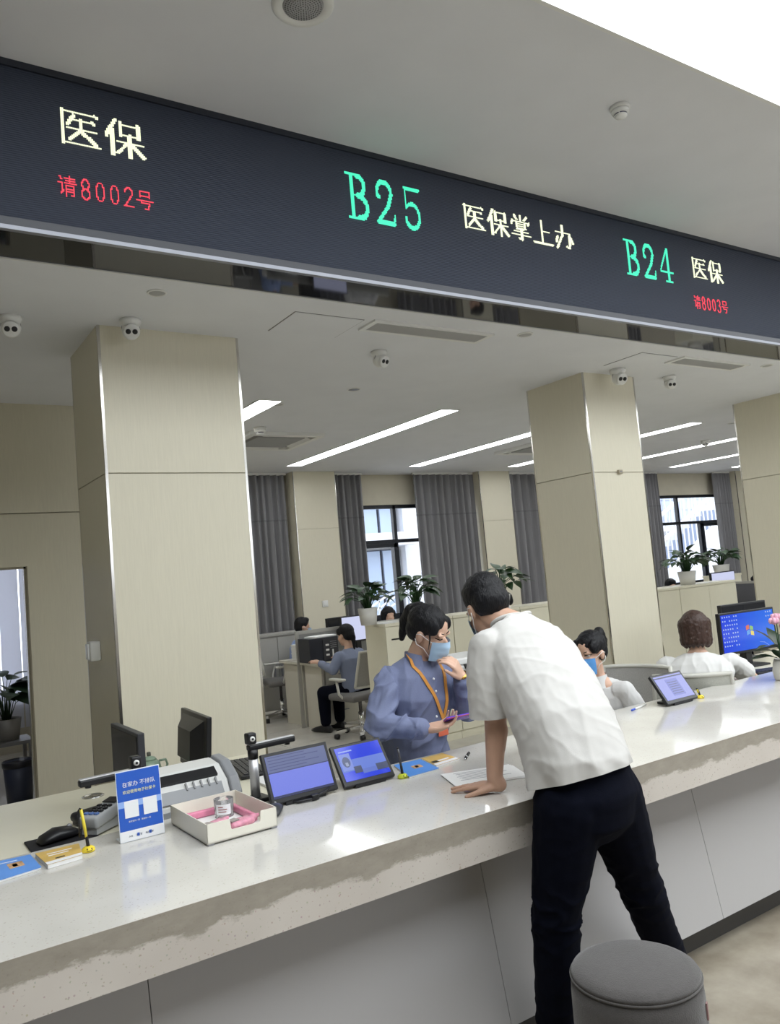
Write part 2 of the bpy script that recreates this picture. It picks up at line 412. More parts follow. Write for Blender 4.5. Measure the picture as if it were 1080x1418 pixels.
GL['B'] = [V(.26,.02,.98,.07), H(.06,.98,.55,.025), H(.10,.02,.55,.025), H(.26,.53,.55,.02)] + arc(.50,.755,.28,.225,90,-90,.06) + arc(.50,.275,.36,.255,90,-90,.065)
GL['2'] = arc(.46,.72,.30,.25,200,0,.055) + [(.76,.72,.60,.42,.06), (.60,.42,.16,.06,.045), H(.14,.05,.82,.05), (.82,.05,.86,.22,.03), (.18,.66,.24,.62,.05)]
GL['5'] = [H(.22,.95,.82,.045), (.22,.95,.22,.52,.03)] + arc(.48,.32,.32,.28,140,-140,(.04,.05)) + [(.22,.17,.20,.24,.05)]
GL['4'] = [(.60,.98,.08,.32,.03), H(.08,.30,.94,.025), V(.64,.03,.98,.06), H(.42,.02,.86,.025)]
def thin(gl): return [(*s[:4], .05) for s in gl]
GL['8'] = arc(.5,.74,.27,.24,0,360,.05)+arc(.5,.26,.33,.26,0,360,.05)
GL['0'] = arc(.5,.5,.32,.48,0,360,.05)
GL['2r'] = arc(.5,.74,.32,.24,170,-20,.05)+[(.80,.66,.16,.04,.05), H(.14,.04,.86,.05)]
GL['3'] = arc(.48,.75,.30,.23,160,-80,.05)+arc(.46,.27,.36,.26,80,-160,.05)
def seg_d(px, py, s):
    x0, y0, x1, y1, w = s; dx, dy = x1-x0, y1-y0; L = dx*dx+dy*dy
    t = 0 if L == 0 else max(0, min(1, ((px-x0)*dx+(py-y0)*dy)/L))
    return math.hypot(px-x0-t*dx, py-y0-t*dy) - w
LED_G = mat('led_green', (0.02, 0.3, 0.2), 0.5, emit=(S(78, 232, 186), .85))
LED_Y = mat('led_cream', (0.3, 0.3, 0.2), 0.5, emit=(S(244, 250, 214), .92))
LED_R = mat('led_red', (0.3, 0.02, 0.03), 0.5, emit=(S(250, 72, 92), .85))
PITCH = 0.0068
def led_text(keys, x0, x1, z0, z1, m, lw=None, pitch=PITCH, gap=0.10, widths=None):
    n = len(keys); ws = widths or [1]*n; tot = sum(ws); x = x0
    for k, wk in zip(keys, ws):
        cw_ = (x1-x0)*wk/tot; wx = cw_*(1-gap); hz = z1-z0; mb = MB()
        nx = max(3, int(wx/pitch)); nz = max(3, int(hz/pitch)); lit = set()
        if True:
            for s in GL[k]:
                for q in range(61):
                    lit.add((round((s[0]+(s[2]-s[0])*q/60)*nx), round((s[1]+(s[3]-s[1])*q/60)*nz)))
        for i in range(nx+1):
            for j in range(nz+1):
                u = i/nx; v = j/nz
                if (i, j) in lit or lw != 'line' and any(seg_d(u, v, s) <= (max(0.004, (0.55*pitch/hz) - .012) if lw is None else lw) for s in GL[k]):
                    cx = x + u*wx; cz = z0 + v*hz; r = pitch*0.40
                    mb.add([(cx-r-3.0, -0.004+.012, cz-r-ZC), (cx+r-3.0, .008, cz-r-ZC), (cx+r-3.0, .008, cz+r-ZC), (cx-r-3.0, .008, cz+r-ZC),
                            (cx-r-3.0, .013, cz-r-ZC), (cx+r-3.0, .013, cz-r-ZC), (cx+r-3.0, .013, cz+r-ZC), (cx-r-3.0, .013, cz+r-ZC)],
                           [(0,1,2,3), (0,4,5,1), (1,5,6,2), (2,6,7,3), (3,7,4,0)])
        obj('character', mb, m, led)
        x += cw_
led_text('医保', .779, 1.165, 3.627, 3.797, LED_Y, gap=.06)
led_text(['请', '8', '0', '0', '2r', '号'], .765, 1.185, 3.392, 3.484, LED_R, lw='line', pitch=.0052, gap=.14, widths=[1, .72, .72, .72, .72, 1])
led_text('B25', 2.215, 2.75, 3.556, 3.806, LED_G, gap=.14)
led_text('医保掌上办', 3.016, 3.945, 3.63, 3.79, LED_Y, gap=.08)
led_text('B24', 4.42, 4.965, 3.552, 3.798, LED_G, gap=.14)
led_text('医保', 5.162, 5.545, 3.622, 3.788, LED_Y, gap=.06)
led_text(['请', '8', '0', '0', '3', '号'], 5.141, 5.56, 3.392, 3.49, LED_R, lw='line', pitch=.0052, gap=.14, widths=[1, .72, .72, .72, .72, 1])

# ================================================================== CEILING FIXTURES
def strip_light(x, y0, y1, w, lab):
    t = thing('strip_light', lab, 'ceiling light', (x, (y0+y1)/2, ZC), group='recessed strip lights in the office ceiling')
    L = (y1-y0)/2
    obj('diffuser', MB().box(-w/2, w/2, -L, L, -0.006, 0.0), mat('strip_glow', (0.9, 0.9, 0.9), 0.5, emit=((0.95, 0.98, 1.0), STRIP_LIGHT)), t)
    obj('frame', MB().box(-w/2-.012, -w/2, -L-.012, L+.012, -.008, 0).box(w/2, w/2+.012, -L-.012, L+.012, -.008, 0).box(-w/2, w/2, -L-.012, -L, -.008, 0).box(-w/2, w/2, L, L+.012, -.008, 0), WHITEP, t)
for x, y1, lab in ((2.93, 9.45, 'strip light showing as a short white corner beside the left column'), (4.84, 9.45, 'longest glowing strip light in the middle of the office ceiling'),
                (6.80, 9.45, 'glowing strip light running behind the middle column from its left'), (8.70, 9.45, 'strip light split by the middle column, right of the grille'),
                (10.74, 9.45, 'strip light with a smoke detector beside it, right of the middle column'), (12.68, 9.45, 'short far strip light above the right window')):
    strip_light(x, 6.05, y1, 0.20, lab)
strip_light(.55, 7.2, 9.0, .2, 'unseen strip light added to brighten the side room beyond the doorway')  # added lamp out of view, lights the blind from the front
strip_light(14.6, 6.05, 9.45, .2, 'farthest strip light end beside the right column')

def dome_camera(x, y, rz, lab, sc=1.0):
    t = thing('security_camera', lab, 'security camera', (x, y, ZC), rz, 'white eyeball security cameras')
    t.scale = (sc, sc, sc)
    obj('mount', MB().lathe([(.058, 0), (.058, -.018), (.05, -.03), (.046, -.045)], n=24), WHITEP, t)
    M = RX(math.radians(-35))
    b = obj('eyeball', MB().sph((0, 0, -.062), (.05, .05, .052), n=24, m=14).lathe([(.042, 0), (.042, .02)], (0, -.0, 0), 20, RX(math.radians(62))).xf(Matrix.Identity(4)), WHITEP, t)
    c = Vector((0, 0, -.062)); d = Vector((0, -math.cos(math.radians(25)), -math.sin(math.radians(25))))
    q = d.to_track_quat('Z', 'Y').to_matrix()
    obj('face', MB().lathe([(.043, .02), (.043, .050), (.038, .054)], c, 24, q), WHITEP, t)
    for sx in (-.018, .018):
        obj('lens', MB().lathe([(.0145, .048), (.0145, .056), (.008, .058)], c + q @ Vector((sx, 0.002, 0)), 16, q), BLACK, t)
    obj('shadow_slot', MB().lathe([(.0505, -.002), (.0505, .002)], c + Vector((0, 0, .012)), 24, q), GREYP, t)
    return t
dome_camera(.72, 4.56, math.radians(-10), 'white twin lens security camera at the far left of the ceiling')
dome_camera(1.315, 4.42, math.radians(-12), 'white twin lens security camera at the top of the left column')
dome_camera(3.06, 4.55, math.radians(15), 'white twin lens security camera below the long grille near the hatch')
dome_camera(5.36, 4.42, math.radians(-15), 'white twin lens security camera at the top of the middle column', 1.15)
dome_camera(6.10, 4.47, math.radians(-30), 'white twin lens security camera between the middle and right columns')

def disc(x, y, r, lab, m, name='ceiling_downlight', cat='downlight'):
    t = thing(name, lab, cat, (x, y, ZC))
    obj('ring', MB().lathe([(r, 0), (r, -.004), (r*.86, -.008), (r*.80, -.003)], n=28), WHITEP, t)
    obj('cover', MB().lathe([(r*.80, 0), (r*.8, -.004), (r*.5, -.006), (.002, -.006)], n=28), m, t)
GREYD = mat('grey_cover', (0.42, 0.42, 0.42), 0.4)
disc(1.324, 3.962, .05, 'round grey ceiling cover just above the left column', GREYD)
disc(3.451, 5.55, .06, 'round recessed downlight with white ring below the middle camera', mat('downlight_dark', (.16, .16, .16), .3, metal=.5))
disc(3.065, 6.185, .055, 'small grey disc beside the short strip light corner', GREYD)
disc(3.832, 3.904, .055, 'round grey ceiling cover right of the long grille', GREYD)
disc(6.732, 3.92, .055, 'round grey ceiling cover at the right picture edge', GREYD)
disc(6.9, 8.95, .06, 'tiny grey disc beyond the long strip light', GREYD)
disc(6.45, 5.42, .05, 'tiny white disc right of the middle column', WHITEP)
disc(9.35, 6.0, .06, 'small grey disc near the strip light at right', GREYD)

def smoke(x, y, z, lab, sc=1.0):
    t = thing('smoke_detector', lab, 'smoke detector', (x, y, z)); t.scale = (sc,)*3; t['group'] = 'smoke detectors'
    obj('base', MB().lathe([(.052, 0), (.052, -.012), (.048, -.018)], n=28), WHITEP, t)
    obj('body', MB().lathe([(.046, -.018), (.045, -.030), (.036, -.040)], n=28), WHITEP, t)
    obj('vent', MB().lathe([(.033, -.040), (.032, -.046)], n=28), mat('vent_dark', (.03, .03, .09), .4), t)
    obj('nose', MB().lathe([(.034, -.046), (.030, -.054), (.018, -.060), (.002, -.062)], n=28), WHITEP, t)
    for k in range(4):
        a = k*PI/2+.5
        obj('rib', MB().cbox((.0335*math.cos(a), .0335*math.sin(a), -.043), (.006, .006, .008), RZ(a)), WHITEP, t)
smoke(3.349, 2.561, ZH, 'white smoke detector on the hall ceiling near the glowing panel')
smoke(3.326, 7.144, ZC, 'smoke detector beside the ceiling cassette by the left column', 1.25)
smoke(10.32, 7.08, ZC, 'smoke detector between the far strip lights at right', 1.3)
sp = thing('ceiling_speaker', 'round white perforated ceiling speaker at the top edge', 'speaker', (1.55, 2.63, ZH))
obj('rim', MB().lathe([(.125, 0), (.125, -.006), (.115, -.016), (.085, -.012), (.082, -.008)], n=40), WHITEP, sp)
obj('grille', MB().lathe([(.082, -.008), (.08, -.012), (.04, -.016), (.002, -.017)], n=40), mat('perforated', (.5, .5, .51), .5, bump=(260, .8)), sp)
pf = MB()
for ring in range(1, 8):
    for k in range(ring*6):
        a = 2*PI*k/(ring*6); r = ring*.0103
        pf.lathe([(.0028, -.0176+ring*.0005), (.0028, -.0186+ring*.0005)], (r*math.cos(a), r*math.sin(a), 0), 6, smooth=False)
obj('perforations', pf, mat('hole_dark', (.12, .12, .12), .7), sp, kind='stuff')

def grille(x0, x1, y0, y1, lab, n=9):
    cx, cy = (x0+x1)/2, (y0+y1)/2
    t = thing('air_grille', lab, 'air vent', (cx, cy, ZC), group='long slatted air grilles'); w, d = (x1-x0)/2, (y1-y0)/2
    obj('frame', MB().box(-w-.035, w+.035, -d-.03, -d, -.012, 0).box(-w-.035, w+.035, d, d+.03, -.012, 0).box(-w-.035, -w, -d, d, -.012, 0).box(w, w+.035, -d, d, -.012, 0), WHITEP, t)
    obj('duct_shadow', MB().box(-w, w, -d, d, -.002, 0), mat('duct_dark', (.03, .03, .03), .9), t)
    sm = MB().cbox((0, 0, 0), (2*w, .0025, .007), RX(.5)).mesh('slat'); sm.materials.append(mat('slat_grey', (.5, .5, .49), .4))
    for i in range(n):
        o = bpy.data.objects.new('slat', sm); COL.objects.link(o); o.parent = t; o.location = (0, -d+2*d*(i+.5)/n, -.009)
grille(2.69, 3.57, 3.99, 4.13, 'long slatted air grille left of the middle column')
grille(5.63, 6.46, 3.96, 4.10, 'long slatted air grille right of the middle column')
def hatch(x0, x1, y0, y1, lab):
    t = thing('ceiling_hatch', lab, 'access hatch', ((x0+x1)/2, (y0+y1)/2, ZC)); w, d = (x1-x0)/2, (y1-y0)/2
    obj('panel', MB().box(-w+.006, w-.006, -d+.006, d-.006, -.004, 0), WHITE_PLASTER, t)
    obj('gap_frame', MB().box(-w, w, -d, d, -.0015, 0), mat('gap_grey', (.2, .2, .2), .8), t)
hatch(2.13, 2.60, 3.99, 4.36, 'flush square access hatch left of the long grille')
hatch(5.12, 5.56, 3.97, 4.36, 'flush access hatch above the middle column')
def cassette(x, y, lab):
    t = thing('ceiling_cassette', lab, 'air conditioner', (x, y, ZC), group='ceiling cassette air conditioners')
    a = .43
    obj('frame', MB().box(-a, a, -a, -a+.07, -.035, 0).box(-a, a, a-.07, a, -.035, 0).box(-a, -a+.07, -a+.07, a-.07, -.035, 0).box(a-.07, a, -a+.07, a-.07, -.035, 0), WHITEP, t)
    for k in range(4):
        M = Matrix.Rotation(k*PI/2, 3, 'Z')
        obj('louvre', MB().cbox(M @ Vector((0, -a+.105, -.022)), (.5, .055, .006), M @ RX(.5)), WHITEP, t)
    obj('intake_grille', MB().box(-.27, .27, -.27, .27, -.03, -.0), mat('intake', (.36, .36, .36), .5, bump=(180, .5)), t)
    obj('recess', MB().box(-a+.07, a-.07, -a+.07, a-.07, -.006, 0), mat('recess_dark', (.25, .25, .25), .6), t)
cassette(3.72, 7.75, 'square ceiling cassette air conditioner beside the left column')
cassette(7.75, 7.85, 'square ceiling cassette air conditioner beside the middle column')

# small wall devices
w = thing('wall_switch', 'white light switch plate on the far wall pillar', 'switch', (5.416, 9.945, 1.335))
obj('plate', MB().rbox((0, -.004, 0), (.09, .008, .09), .003), WHITEP, w); obj('rocker', MB().rbox((0, -.009, 0), (.05, .006, .055), .002), WHITEP, w)
w = thing('wall_sensor', 'small white box on the side of the left column', 'wall device', (1.165, 4.93, 1.36))
obj('case', MB().rbox((-.03, 0, 0), (.06, .09, .115), .01), WHITEP, w); obj('cover', MB().rbox((-.063, .012, 0), (.012, .055, .09), .004), mat('glossy_white', (.85, .86, .88), .1), w)
w = thing('wall_sensor', 'tiny beige sensor on the middle column seam', 'wall device', (5.42, 4.574, 2.354))
obj('case', MB().rbox((0, -.012, 0), (.05, .024, .034), .004), mat('beige_plastic', S(170, 160, 140), .5), w); obj('lens', MB().rbox((0, -.025, 0), (.02, .006, .012), .002), GREYP, w)

# ================================================================== CURTAINS
CURT = mat('curtain_grey', S(128, 127, 130), 0.9, noise=(40, 0.06), stretch=(1, 1, .05), sheen=.2)
CURT_BACK = mat('curtain_band', S(118, 117, 121), 0.9)
def curtain(x0, x1, y, z0, z1, nf, lab, amp=.05):
    t = thing('curtain', lab, 'curtain', ((x0+x1)/2, y, z0), group='grey floor length curtains'); w = (x1-x0)
    ph = random.random()*6
    def fn(dy):
        def f(u, v):
            x = (u-.5)*w; k = u*nf*2*PI+ph
            s = amp*(math.sin(k) + .25*math.sin(2.3*k+v*1.5)) * (0.75+.25*(1-v))
            return Vector((x + .25*amp*math.sin(k*.5+v*2)*(1-v), s+dy, v*(z1-z0)))
        return f
    nu = int(nf*10)+2
    fb = MB().grid(fn(0), nu, 10); fb.grid(fn(.006), nu, 10)
    obj('fabric', fb, CURT, t)
    obj('heading_band', MB().grid(lambda u, v: fn(-.003)(u, .775+v*.008), nu, 2).grid(lambda u, v: fn(.009)(u, .775+v*.008), nu, 2), CURT_BACK, t)
    obj('rail', MB().box(-w/2, w/2, -.02, .02, z1-z0, z1-z0+.03), WHITEP, t)
curtain(4.2, 5.03, 10.10, .3, 3.17, 8, 'grey curtain hanging left of the pillar with the light switch')
curtain(5.78, 6.28, 10.10, .3, 3.17, 5, 'narrow grey curtain just right of the pillar with the light switch')
curtain(7.2, 8.40, 10.10, .3, 3.17, 9, 'broad grey curtain right of the window behind the blue shirted woman')
curtain(9.12, 10.6, 10.10, .3, 3.17, 9, 'grey curtain left of the middle column, right of a pillar')
curtain(12.55, 13.05, 10.10, .3, 3.17, 5, 'narrow grey curtain left of the right window')
curtain(14.85, 15.4, 10.10, .3, 3.17, 6, 'grey curtain right of the right window')

# ================================================================== COUNTER
ZT = 0.852; YF = 2.118; YBK = 2.95
def terrazzo(name, stain=False):
    m = bpy.data.materials.new(name); m.use_nodes = True; nt = m.node_tree; b = nt.nodes['Principled BSDF']; L = nt.links
    tc = nt.nodes.new('ShaderNodeTexCoord')
    vo = nt.nodes.new('ShaderNodeTexVoronoi'); vo.inputs['Scale'].default_value = 105; L.new(tc.outputs['Object'], vo.inputs['Vector'])
    no = nt.nodes.new('ShaderNodeTexNoise'); no.inputs['Scale'].default_value = 60; no.inputs['Detail'].default_value = 2; L.new(tc.outputs['Object'], no.inputs['Vector'])
    lt = nt.nodes.new('ShaderNodeMath'); lt.operation = 'LESS_THAN'; lt.inputs[1].default_value = .27; L.new(vo.outputs['Distance'], lt.inputs[0])
    gt = nt.nodes.new('ShaderNodeMath'); gt.operation = 'GREATER_THAN'; gt.inputs[1].default_value = .53; L.new(no.outputs['Fac'], gt.inputs[0])
    mu = nt.nodes.new('ShaderNodeMath'); mu.operation = 'MULTIPLY'; L.new(lt.outputs[0], mu.inputs[0]); L.new(gt.outputs[0], mu.inputs[1])
    hs = nt.nodes.new('ShaderNodeMix'); hs.data_type = 'RGBA'; hs.inputs[0].default_value = .10
    hs.inputs[6].default_value = (*S(172, 160, 145), 1); L.new(vo.outputs['Color'], hs.inputs[7])
    n3 = nt.nodes.new('ShaderNodeTexNoise'); n3.inputs['Scale'].default_value = 3; L.new(tc.outputs['Object'], n3.inputs['Vector'])
    cr = nt.nodes.new('ShaderNodeValToRGB'); e = cr.color_ramp.elements
    e[0].position = .35; e[0].color = (*S(198, 195, 189), 1); e[1].position = .65; e[1].color = (*S(209, 206, 200), 1)
    if stain: e[0].color = (*S(200, 192, 184), 1); e[1].color = (*S(210, 203, 195), 1)
    L.new(n3.outputs['Fac'], cr.inputs[0])
    sp_ = nt.nodes.new('ShaderNodeMath'); sp_.operation = 'MULTIPLY'; sp_.inputs[1].default_value = .75 if stain else .5; L.new(mu.outputs[0], sp_.inputs[0])
    mx = nt.nodes.new('ShaderNodeMix'); mx.data_type = 'RGBA'; L.new(sp_.outputs[0], mx.inputs[0]); L.new(cr.outputs[0], mx.inputs[6]); L.new(hs.outputs[2], mx.inputs[7])
    out = mx.outputs[2]
    b.inputs['Roughness'].default_value = .09
    if stain:      # grey cement smear along the upper edge with a ragged lower border
        sx = nt.nodes.new('ShaderNodeSeparateXYZ'); L.new(tc.outputs['Object'], sx.inputs[0])
        mp = nt.nodes.new('ShaderNodeMapping'); mp.inputs['Scale'].default_value = (4, 1, 9); L.new(tc.outputs['Object'], mp.inputs[0])
        n4 = nt.nodes.new('ShaderNodeTexNoise'); n4.inputs['Scale'].default_value = 2.2; n4.inputs['Detail'].default_value = 7; n4.inputs['Roughness'].default_value = .7; L.new(mp.outputs[0], n4.inputs['Vector'])
        mp2 = nt.nodes.new('ShaderNodeMapping'); mp2.inputs['Scale'].default_value = (1.3, 0, 0); L.new(tc.outputs['Object'], mp2.inputs[0])
        n5 = nt.nodes.new('ShaderNodeTexNoise'); n5.inputs['Scale'].default_value = 1.6; n5.inputs['Detail'].default_value = 2; L.new(mp2.outputs[0], n5.inputs['Vector'])
        a = nt.nodes.new('ShaderNodeMath'); a.operation = 'MULTIPLY_ADD'; a.inputs[1].default_value = .10; L.new(n4.outputs['Fac'], a.inputs[0])
        a5 = nt.nodes.new('ShaderNodeMath'); a5.operation = 'MULTIPLY_ADD'; a5.inputs[1].default_value = .085; a5.inputs[2].default_value = -.086; L.new(n5.outputs['Fac'], a5.inputs[0])
        L.new(a5.outputs[0], a.inputs[2])                     # wavy offset
        zz = nt.nodes.new('ShaderNodeMath'); zz.operation = 'ADD'; L.new(sx.outputs['Z'], zz.inputs[0]); L.new(a.outputs[0], zz.inputs[1])
        rg = nt.nodes.new('ShaderNodeMapRange'); rg.inputs[1].default_value = -.068; rg.inputs[2].default_value = -.056; L.new(zz.outputs[0], rg.inputs[0])
        cs = nt.nodes.new('ShaderNodeValToRGB'); q = cs.color_ramp.elements
        q[0].position = .3; q[0].color = (*S(128, 121, 108), 1); q[1].position = .72; q[1].color = (*S(158, 151, 138), 1)
        L.new(n4.outputs['Fac'], cs.inputs[0])
        rm = nt.nodes.new('ShaderNodeMath'); rm.operation = 'MULTIPLY'; rm.inputs[1].default_value = .82; L.new(rg.outputs[0], rm.inputs[0])
        m2 = nt.nodes.new('ShaderNodeMix'); m2.data_type = 'RGBA'; L.new(rm.outputs[0], m2.inputs[0]); L.new(out, m2.inputs[6]); L.new(cs.outputs[0], m2.inputs[7])
        out = m2.outputs[2]
        b.inputs['Roughness'].default_value = .35
    L.new(out, b.inputs['Base Color'])
    return m
ctr = thing('service_counter', 'long white terrazzo service counter with stained front edge', 'counter', (3, YF, 0))
CX0, CX1 = -3.0, 11.0
bevel(obj('worktop', MB().box(CX0-3, CX1-3, 0.003, YBK-YF, ZT-.02, ZT), terrazzo('terrazzo_top'), ctr), .002)
fb = obj('front_band', MB().box(CX0-3, CX1-3, 0.0, .003, -.147, -.0005), terrazzo('terrazzo_stained', True), ctr); fb.location = (0, 0, ZT)
LAM = mat('grey_white_laminate', S(182, 180, 180), .3)
obj('underside', MB().box(CX0-3, CX1-3, .02, .25, ZT-.15, ZT-.13), LAM, ctr)
# sloping front panels with hairline joints
def slope(z): return .095 + (z-.107)*.174
edges = [-3.0, -1.10, .62, 1.785, 2.965, 4.20, 5.45, 6.7, 8.0, 9.4, 11.0]
for a, b_ in zip(edges[:-1], edges[1:]):
    g = .0012; y0, y1 = slope(.107), slope(.72)
    pm = MB().add([(a+g-3, y0, .107), (b_-g-3, y0, .107), (b_-g-3, y1, .72), (a+g-3, y1, .72), (a+g-3, y0+.02, .107), (b_-g-3, y0+.02, .107), (b_-g-3, y1+.02, .72), (a+g-3, y1+.02, .72)],
              [(0,1,2,3), (4,7,6,5), (0,4,5,1), (3,2,6,7), (0,3,7,4), (1,5,6,2)])
    obj('front_panel', pm, LAM, ctr)
obj('panel_backing', MB().box(CX0-3, CX1-3, .25, .27, .05, .70), mat('dark_gap', (.3, .3, .3), .8), ctr)
obj('kickboard', MB().box(CX0-3, CX1-3, .16, .18, 0, .12), mat('kick_dark', S(70, 68, 66), .4), ctr)
obj('carcass_back', MB().box(CX0-3, CX1-3, YBK-YF-.03, YBK-YF-.01, 0, ZT-.02), CREAM, ctr)

# staff desks behind the ledge
dk = thing('staff_desk', 'cream staff desk below the ledge at left', 'desk', (.2, 3.58, 0))
bevel(obj('desktop', MB().box(-2.2, 1.55, -.62, .64, .725, .75), CREAM, dk), .003)
obj('end_panel', MB().box(1.48, 1.51, -.6, .6, 0, .725), CREAM, dk); obj('end_panel', MB().box(-2.15, -2.12, -.6, .6, 0, .725), CREAM, dk)
obj('modesty_panel', MB().box(-2.12, 1.48, .55, .57, .2, .725), CREAM, dk)
obj('cable_grommet', MB().lathe([(.05, .75), (.05, .754), (.042, .756), (.04, .753), (.001, .753)], (.68, .42, 0), 24), CHROME, dk)
dk = thing('staff_desk', 'cream staff desk behind the ledge at right with the blue monitor', 'desk', (5.6, 3.5, 0))
bevel(obj('desktop', MB().box(-.75, 2.5, -.53, .45, .725, .75), CREAM, dk), .003)
obj('end_panel', MB().box(-.72, -.69, -.5, .42, 0, .725), CREAM, dk); obj('end_panel', MB().box(2.4, 2.43, -.5, .42, 0, .725), CREAM, dk)

# grey pouf stool in front
FAB = mat('stool_grey', S(78, 75, 74), .95, noise=(60, .08), bump=(300, .25), sheen=.3)
st = thing('stool', 'grey upholstered round pouf stool on the hall floor', 'stool', (1.835, 1.69, 0))
obj('cushion', MB().lathe([(.002, .482), (.08, .481), (.15, .474), (.178, .462), (.1835, .452)], n=48), FAB, st)
obj('seam_piping', MB().lathe([(.1825, .452), (.186, .449), (.186, .446), (.182, .443)], n=48), FAB, st)
obj('body', MB().lathe([(.1825, .444), (.186, .40), (.189, .2), (.19, .03), (.186, .02)], n=48), FAB, st)
for k in range(4):
    obj('foot', MB().lathe([(.018, 0), (.02, .022)], (.13*math.cos(k*PI/2+.6), .13*math.sin(k*PI/2+.6), 0), 12), BLACK, st)
a = math.radians(-62)
obj('fabric_tag', MB().cbox((.189*math.cos(a), .189*math.sin(a), .375), (.004, .012, .045), RZ(a)), mat('tag_pink', S(150, 120, 118), .8), st)

# ================================================================== OUTSIDE THE WINDOWS
OUTW = mat('outside_render', (0.62, 0.63, 0.66), .8)
OUTG = mat('outside_glass', S(172, 188, 214), .25, spec=.6)
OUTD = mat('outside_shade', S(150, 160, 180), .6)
tag(obj('courtyard_ground', MB().box(-20, 45, 10.6, 40, -.5, -.3), mat('outside_paving', (.5, .5, .5), .8)), 'pale paved courtyard outside the windows', 'ground')
fac = thing('neighbour_building', 'white building with blue glazing seen through the left window', 'building', (11.5, 18, -.3))
obj('wall', MB().box(-2.2, .9, .3, .6, 0, 6).box(.9, 4.0, 0, .6, 0, 6), OUTW, fac)
obj('floor_slab', MB().box(-2.2, .95, -.6, .3, 2.72, 3.06), OUTW, fac)
obj('floor_slab', MB().box(-2.2, .95, -.2, .3, 3.9, 4.5), OUTW, fac)
for k in range(4):
    x0 = -1.6+.62*k
    for z0, z1 in ((3.06, 3.9), (.3, 1.35), (1.38, 2.65)):
        wd = obj('window', MB().box(x0, x0+.58, .22, .28, z0, z1), mat('outside_window_frame', S(90, 95, 110), .5), fac)
        obj('pane', MB().box(x0+.03, x0+.55, .20, .22, z0+.03, z1-.03), OUTG, wd)
for k in range(3):
    obj('handrail', MB().bar((-1.6, -.9, .55+.16*k), (.9, -.9, 1.75+.16*k), .04, .04), OUTW, fac)
for k in range(9):
    x = -1.5+.28*k; z = .6+.48*(x+1.6)
    obj('baluster', MB().box(x-.015, x+.015, -.92, -.88, z-.5, z+.3), OUTW, fac)
# stairs beyond the right window
stx = thing('outdoor_stairs', 'white outdoor stair flight with railings seen through the right window', 'stairs', (17.0, 14, -.3))
SW = mat('stair_white', (0.7, 0.71, 0.73), .6)
ST = math.radians(27); tn = math.tan(ST)
def sz(x): return .75 + x*tn
for k in range(16):
    x = -.4+.32*k
    obj('tread', MB().box(x, x+.34, .06, 1.1, sz(x)+.02, sz(x)+.07), OUTD, stx)
    obj('riser', MB().box(x, x+.02, .06, 1.1, sz(x)-.12, sz(x)+.02), OUTD, stx)
for y in (0, 1.15):
    obj('stringer', MB().bar((-.6, y, sz(-.6)), (4.9, y, sz(4.9)), .05, .26), SW, stx)
    obj('handrail', MB().bar((-.6, y, sz(-.6)+.95), (4.9, y, sz(4.9)+.95), .06, .09), SW, stx)
    for k in range(28):
        x = -.5+.19*k
        obj('baluster', MB().box(x-.014, x+.014, y-.014, y+.014, sz(x), sz(x)+.95), SW, stx)
lw = thing('tiled_wall', 'grey blue tiled wall with railing behind the outdoor stairs', 'wall', (18.5, 16.5, -.3))
obj('wall_core', MB().box(-3, 6, .05, .3, 0, 7), OUTW, lw)
tm = MB().box(.01, .43, 0, .05, .01, .32).mesh('tile'); tm.materials.append(mat('tile_blue_grey', S(176, 184, 205), .4))
for i in range(17):
    for j in range(5):
        o = bpy.data.objects.new('tile', tm); COL.objects.link(o); o.parent = lw; o.location = (-1.5+.44*i, 0, 2.9+.33*j)
obj('slab', MB().box(-3, 6, -.5, .05, 2.55, 2.8), OUTW, lw)
obj('handrail', MB().box(-3, 6, -.5, -.44, 3.75, 3.82), SW, lw)
for k in range(30):
    obj('baluster', MB().box(-3+.3*k, -2.97+.3*k, -.49, -.46, 2.8, 3.75), SW, lw)
og = thing('outdoor_sign', 'orange lettering panel seen through the right window', 'sign', (18.6, 15.6, -.3))
obj('board', MB().box(0, 1.0, 0, .04, 1.65, 2.4), OUTW, og)
for x in (.1, .86): obj('post', MB().box(x, x+.04, .04, .08, 0, 2.3), OUTW, og)
for k in range(2):
    mbx = MB()
    for s_ in GL['掌' if k == 0 else '办'][:9]:
        mbx.bar((.05+.45*k+.4*s_[0], -.02, 1.85+.42*s_[1]), (.05+.45*k+.4*s_[2]+.002, -.02, 1.85+.42*s_[3]+.002), .035, .02, (0, 1, 0))
    obj('character', mbx, mat('sign_orange', S(235, 160, 70), .5), og)

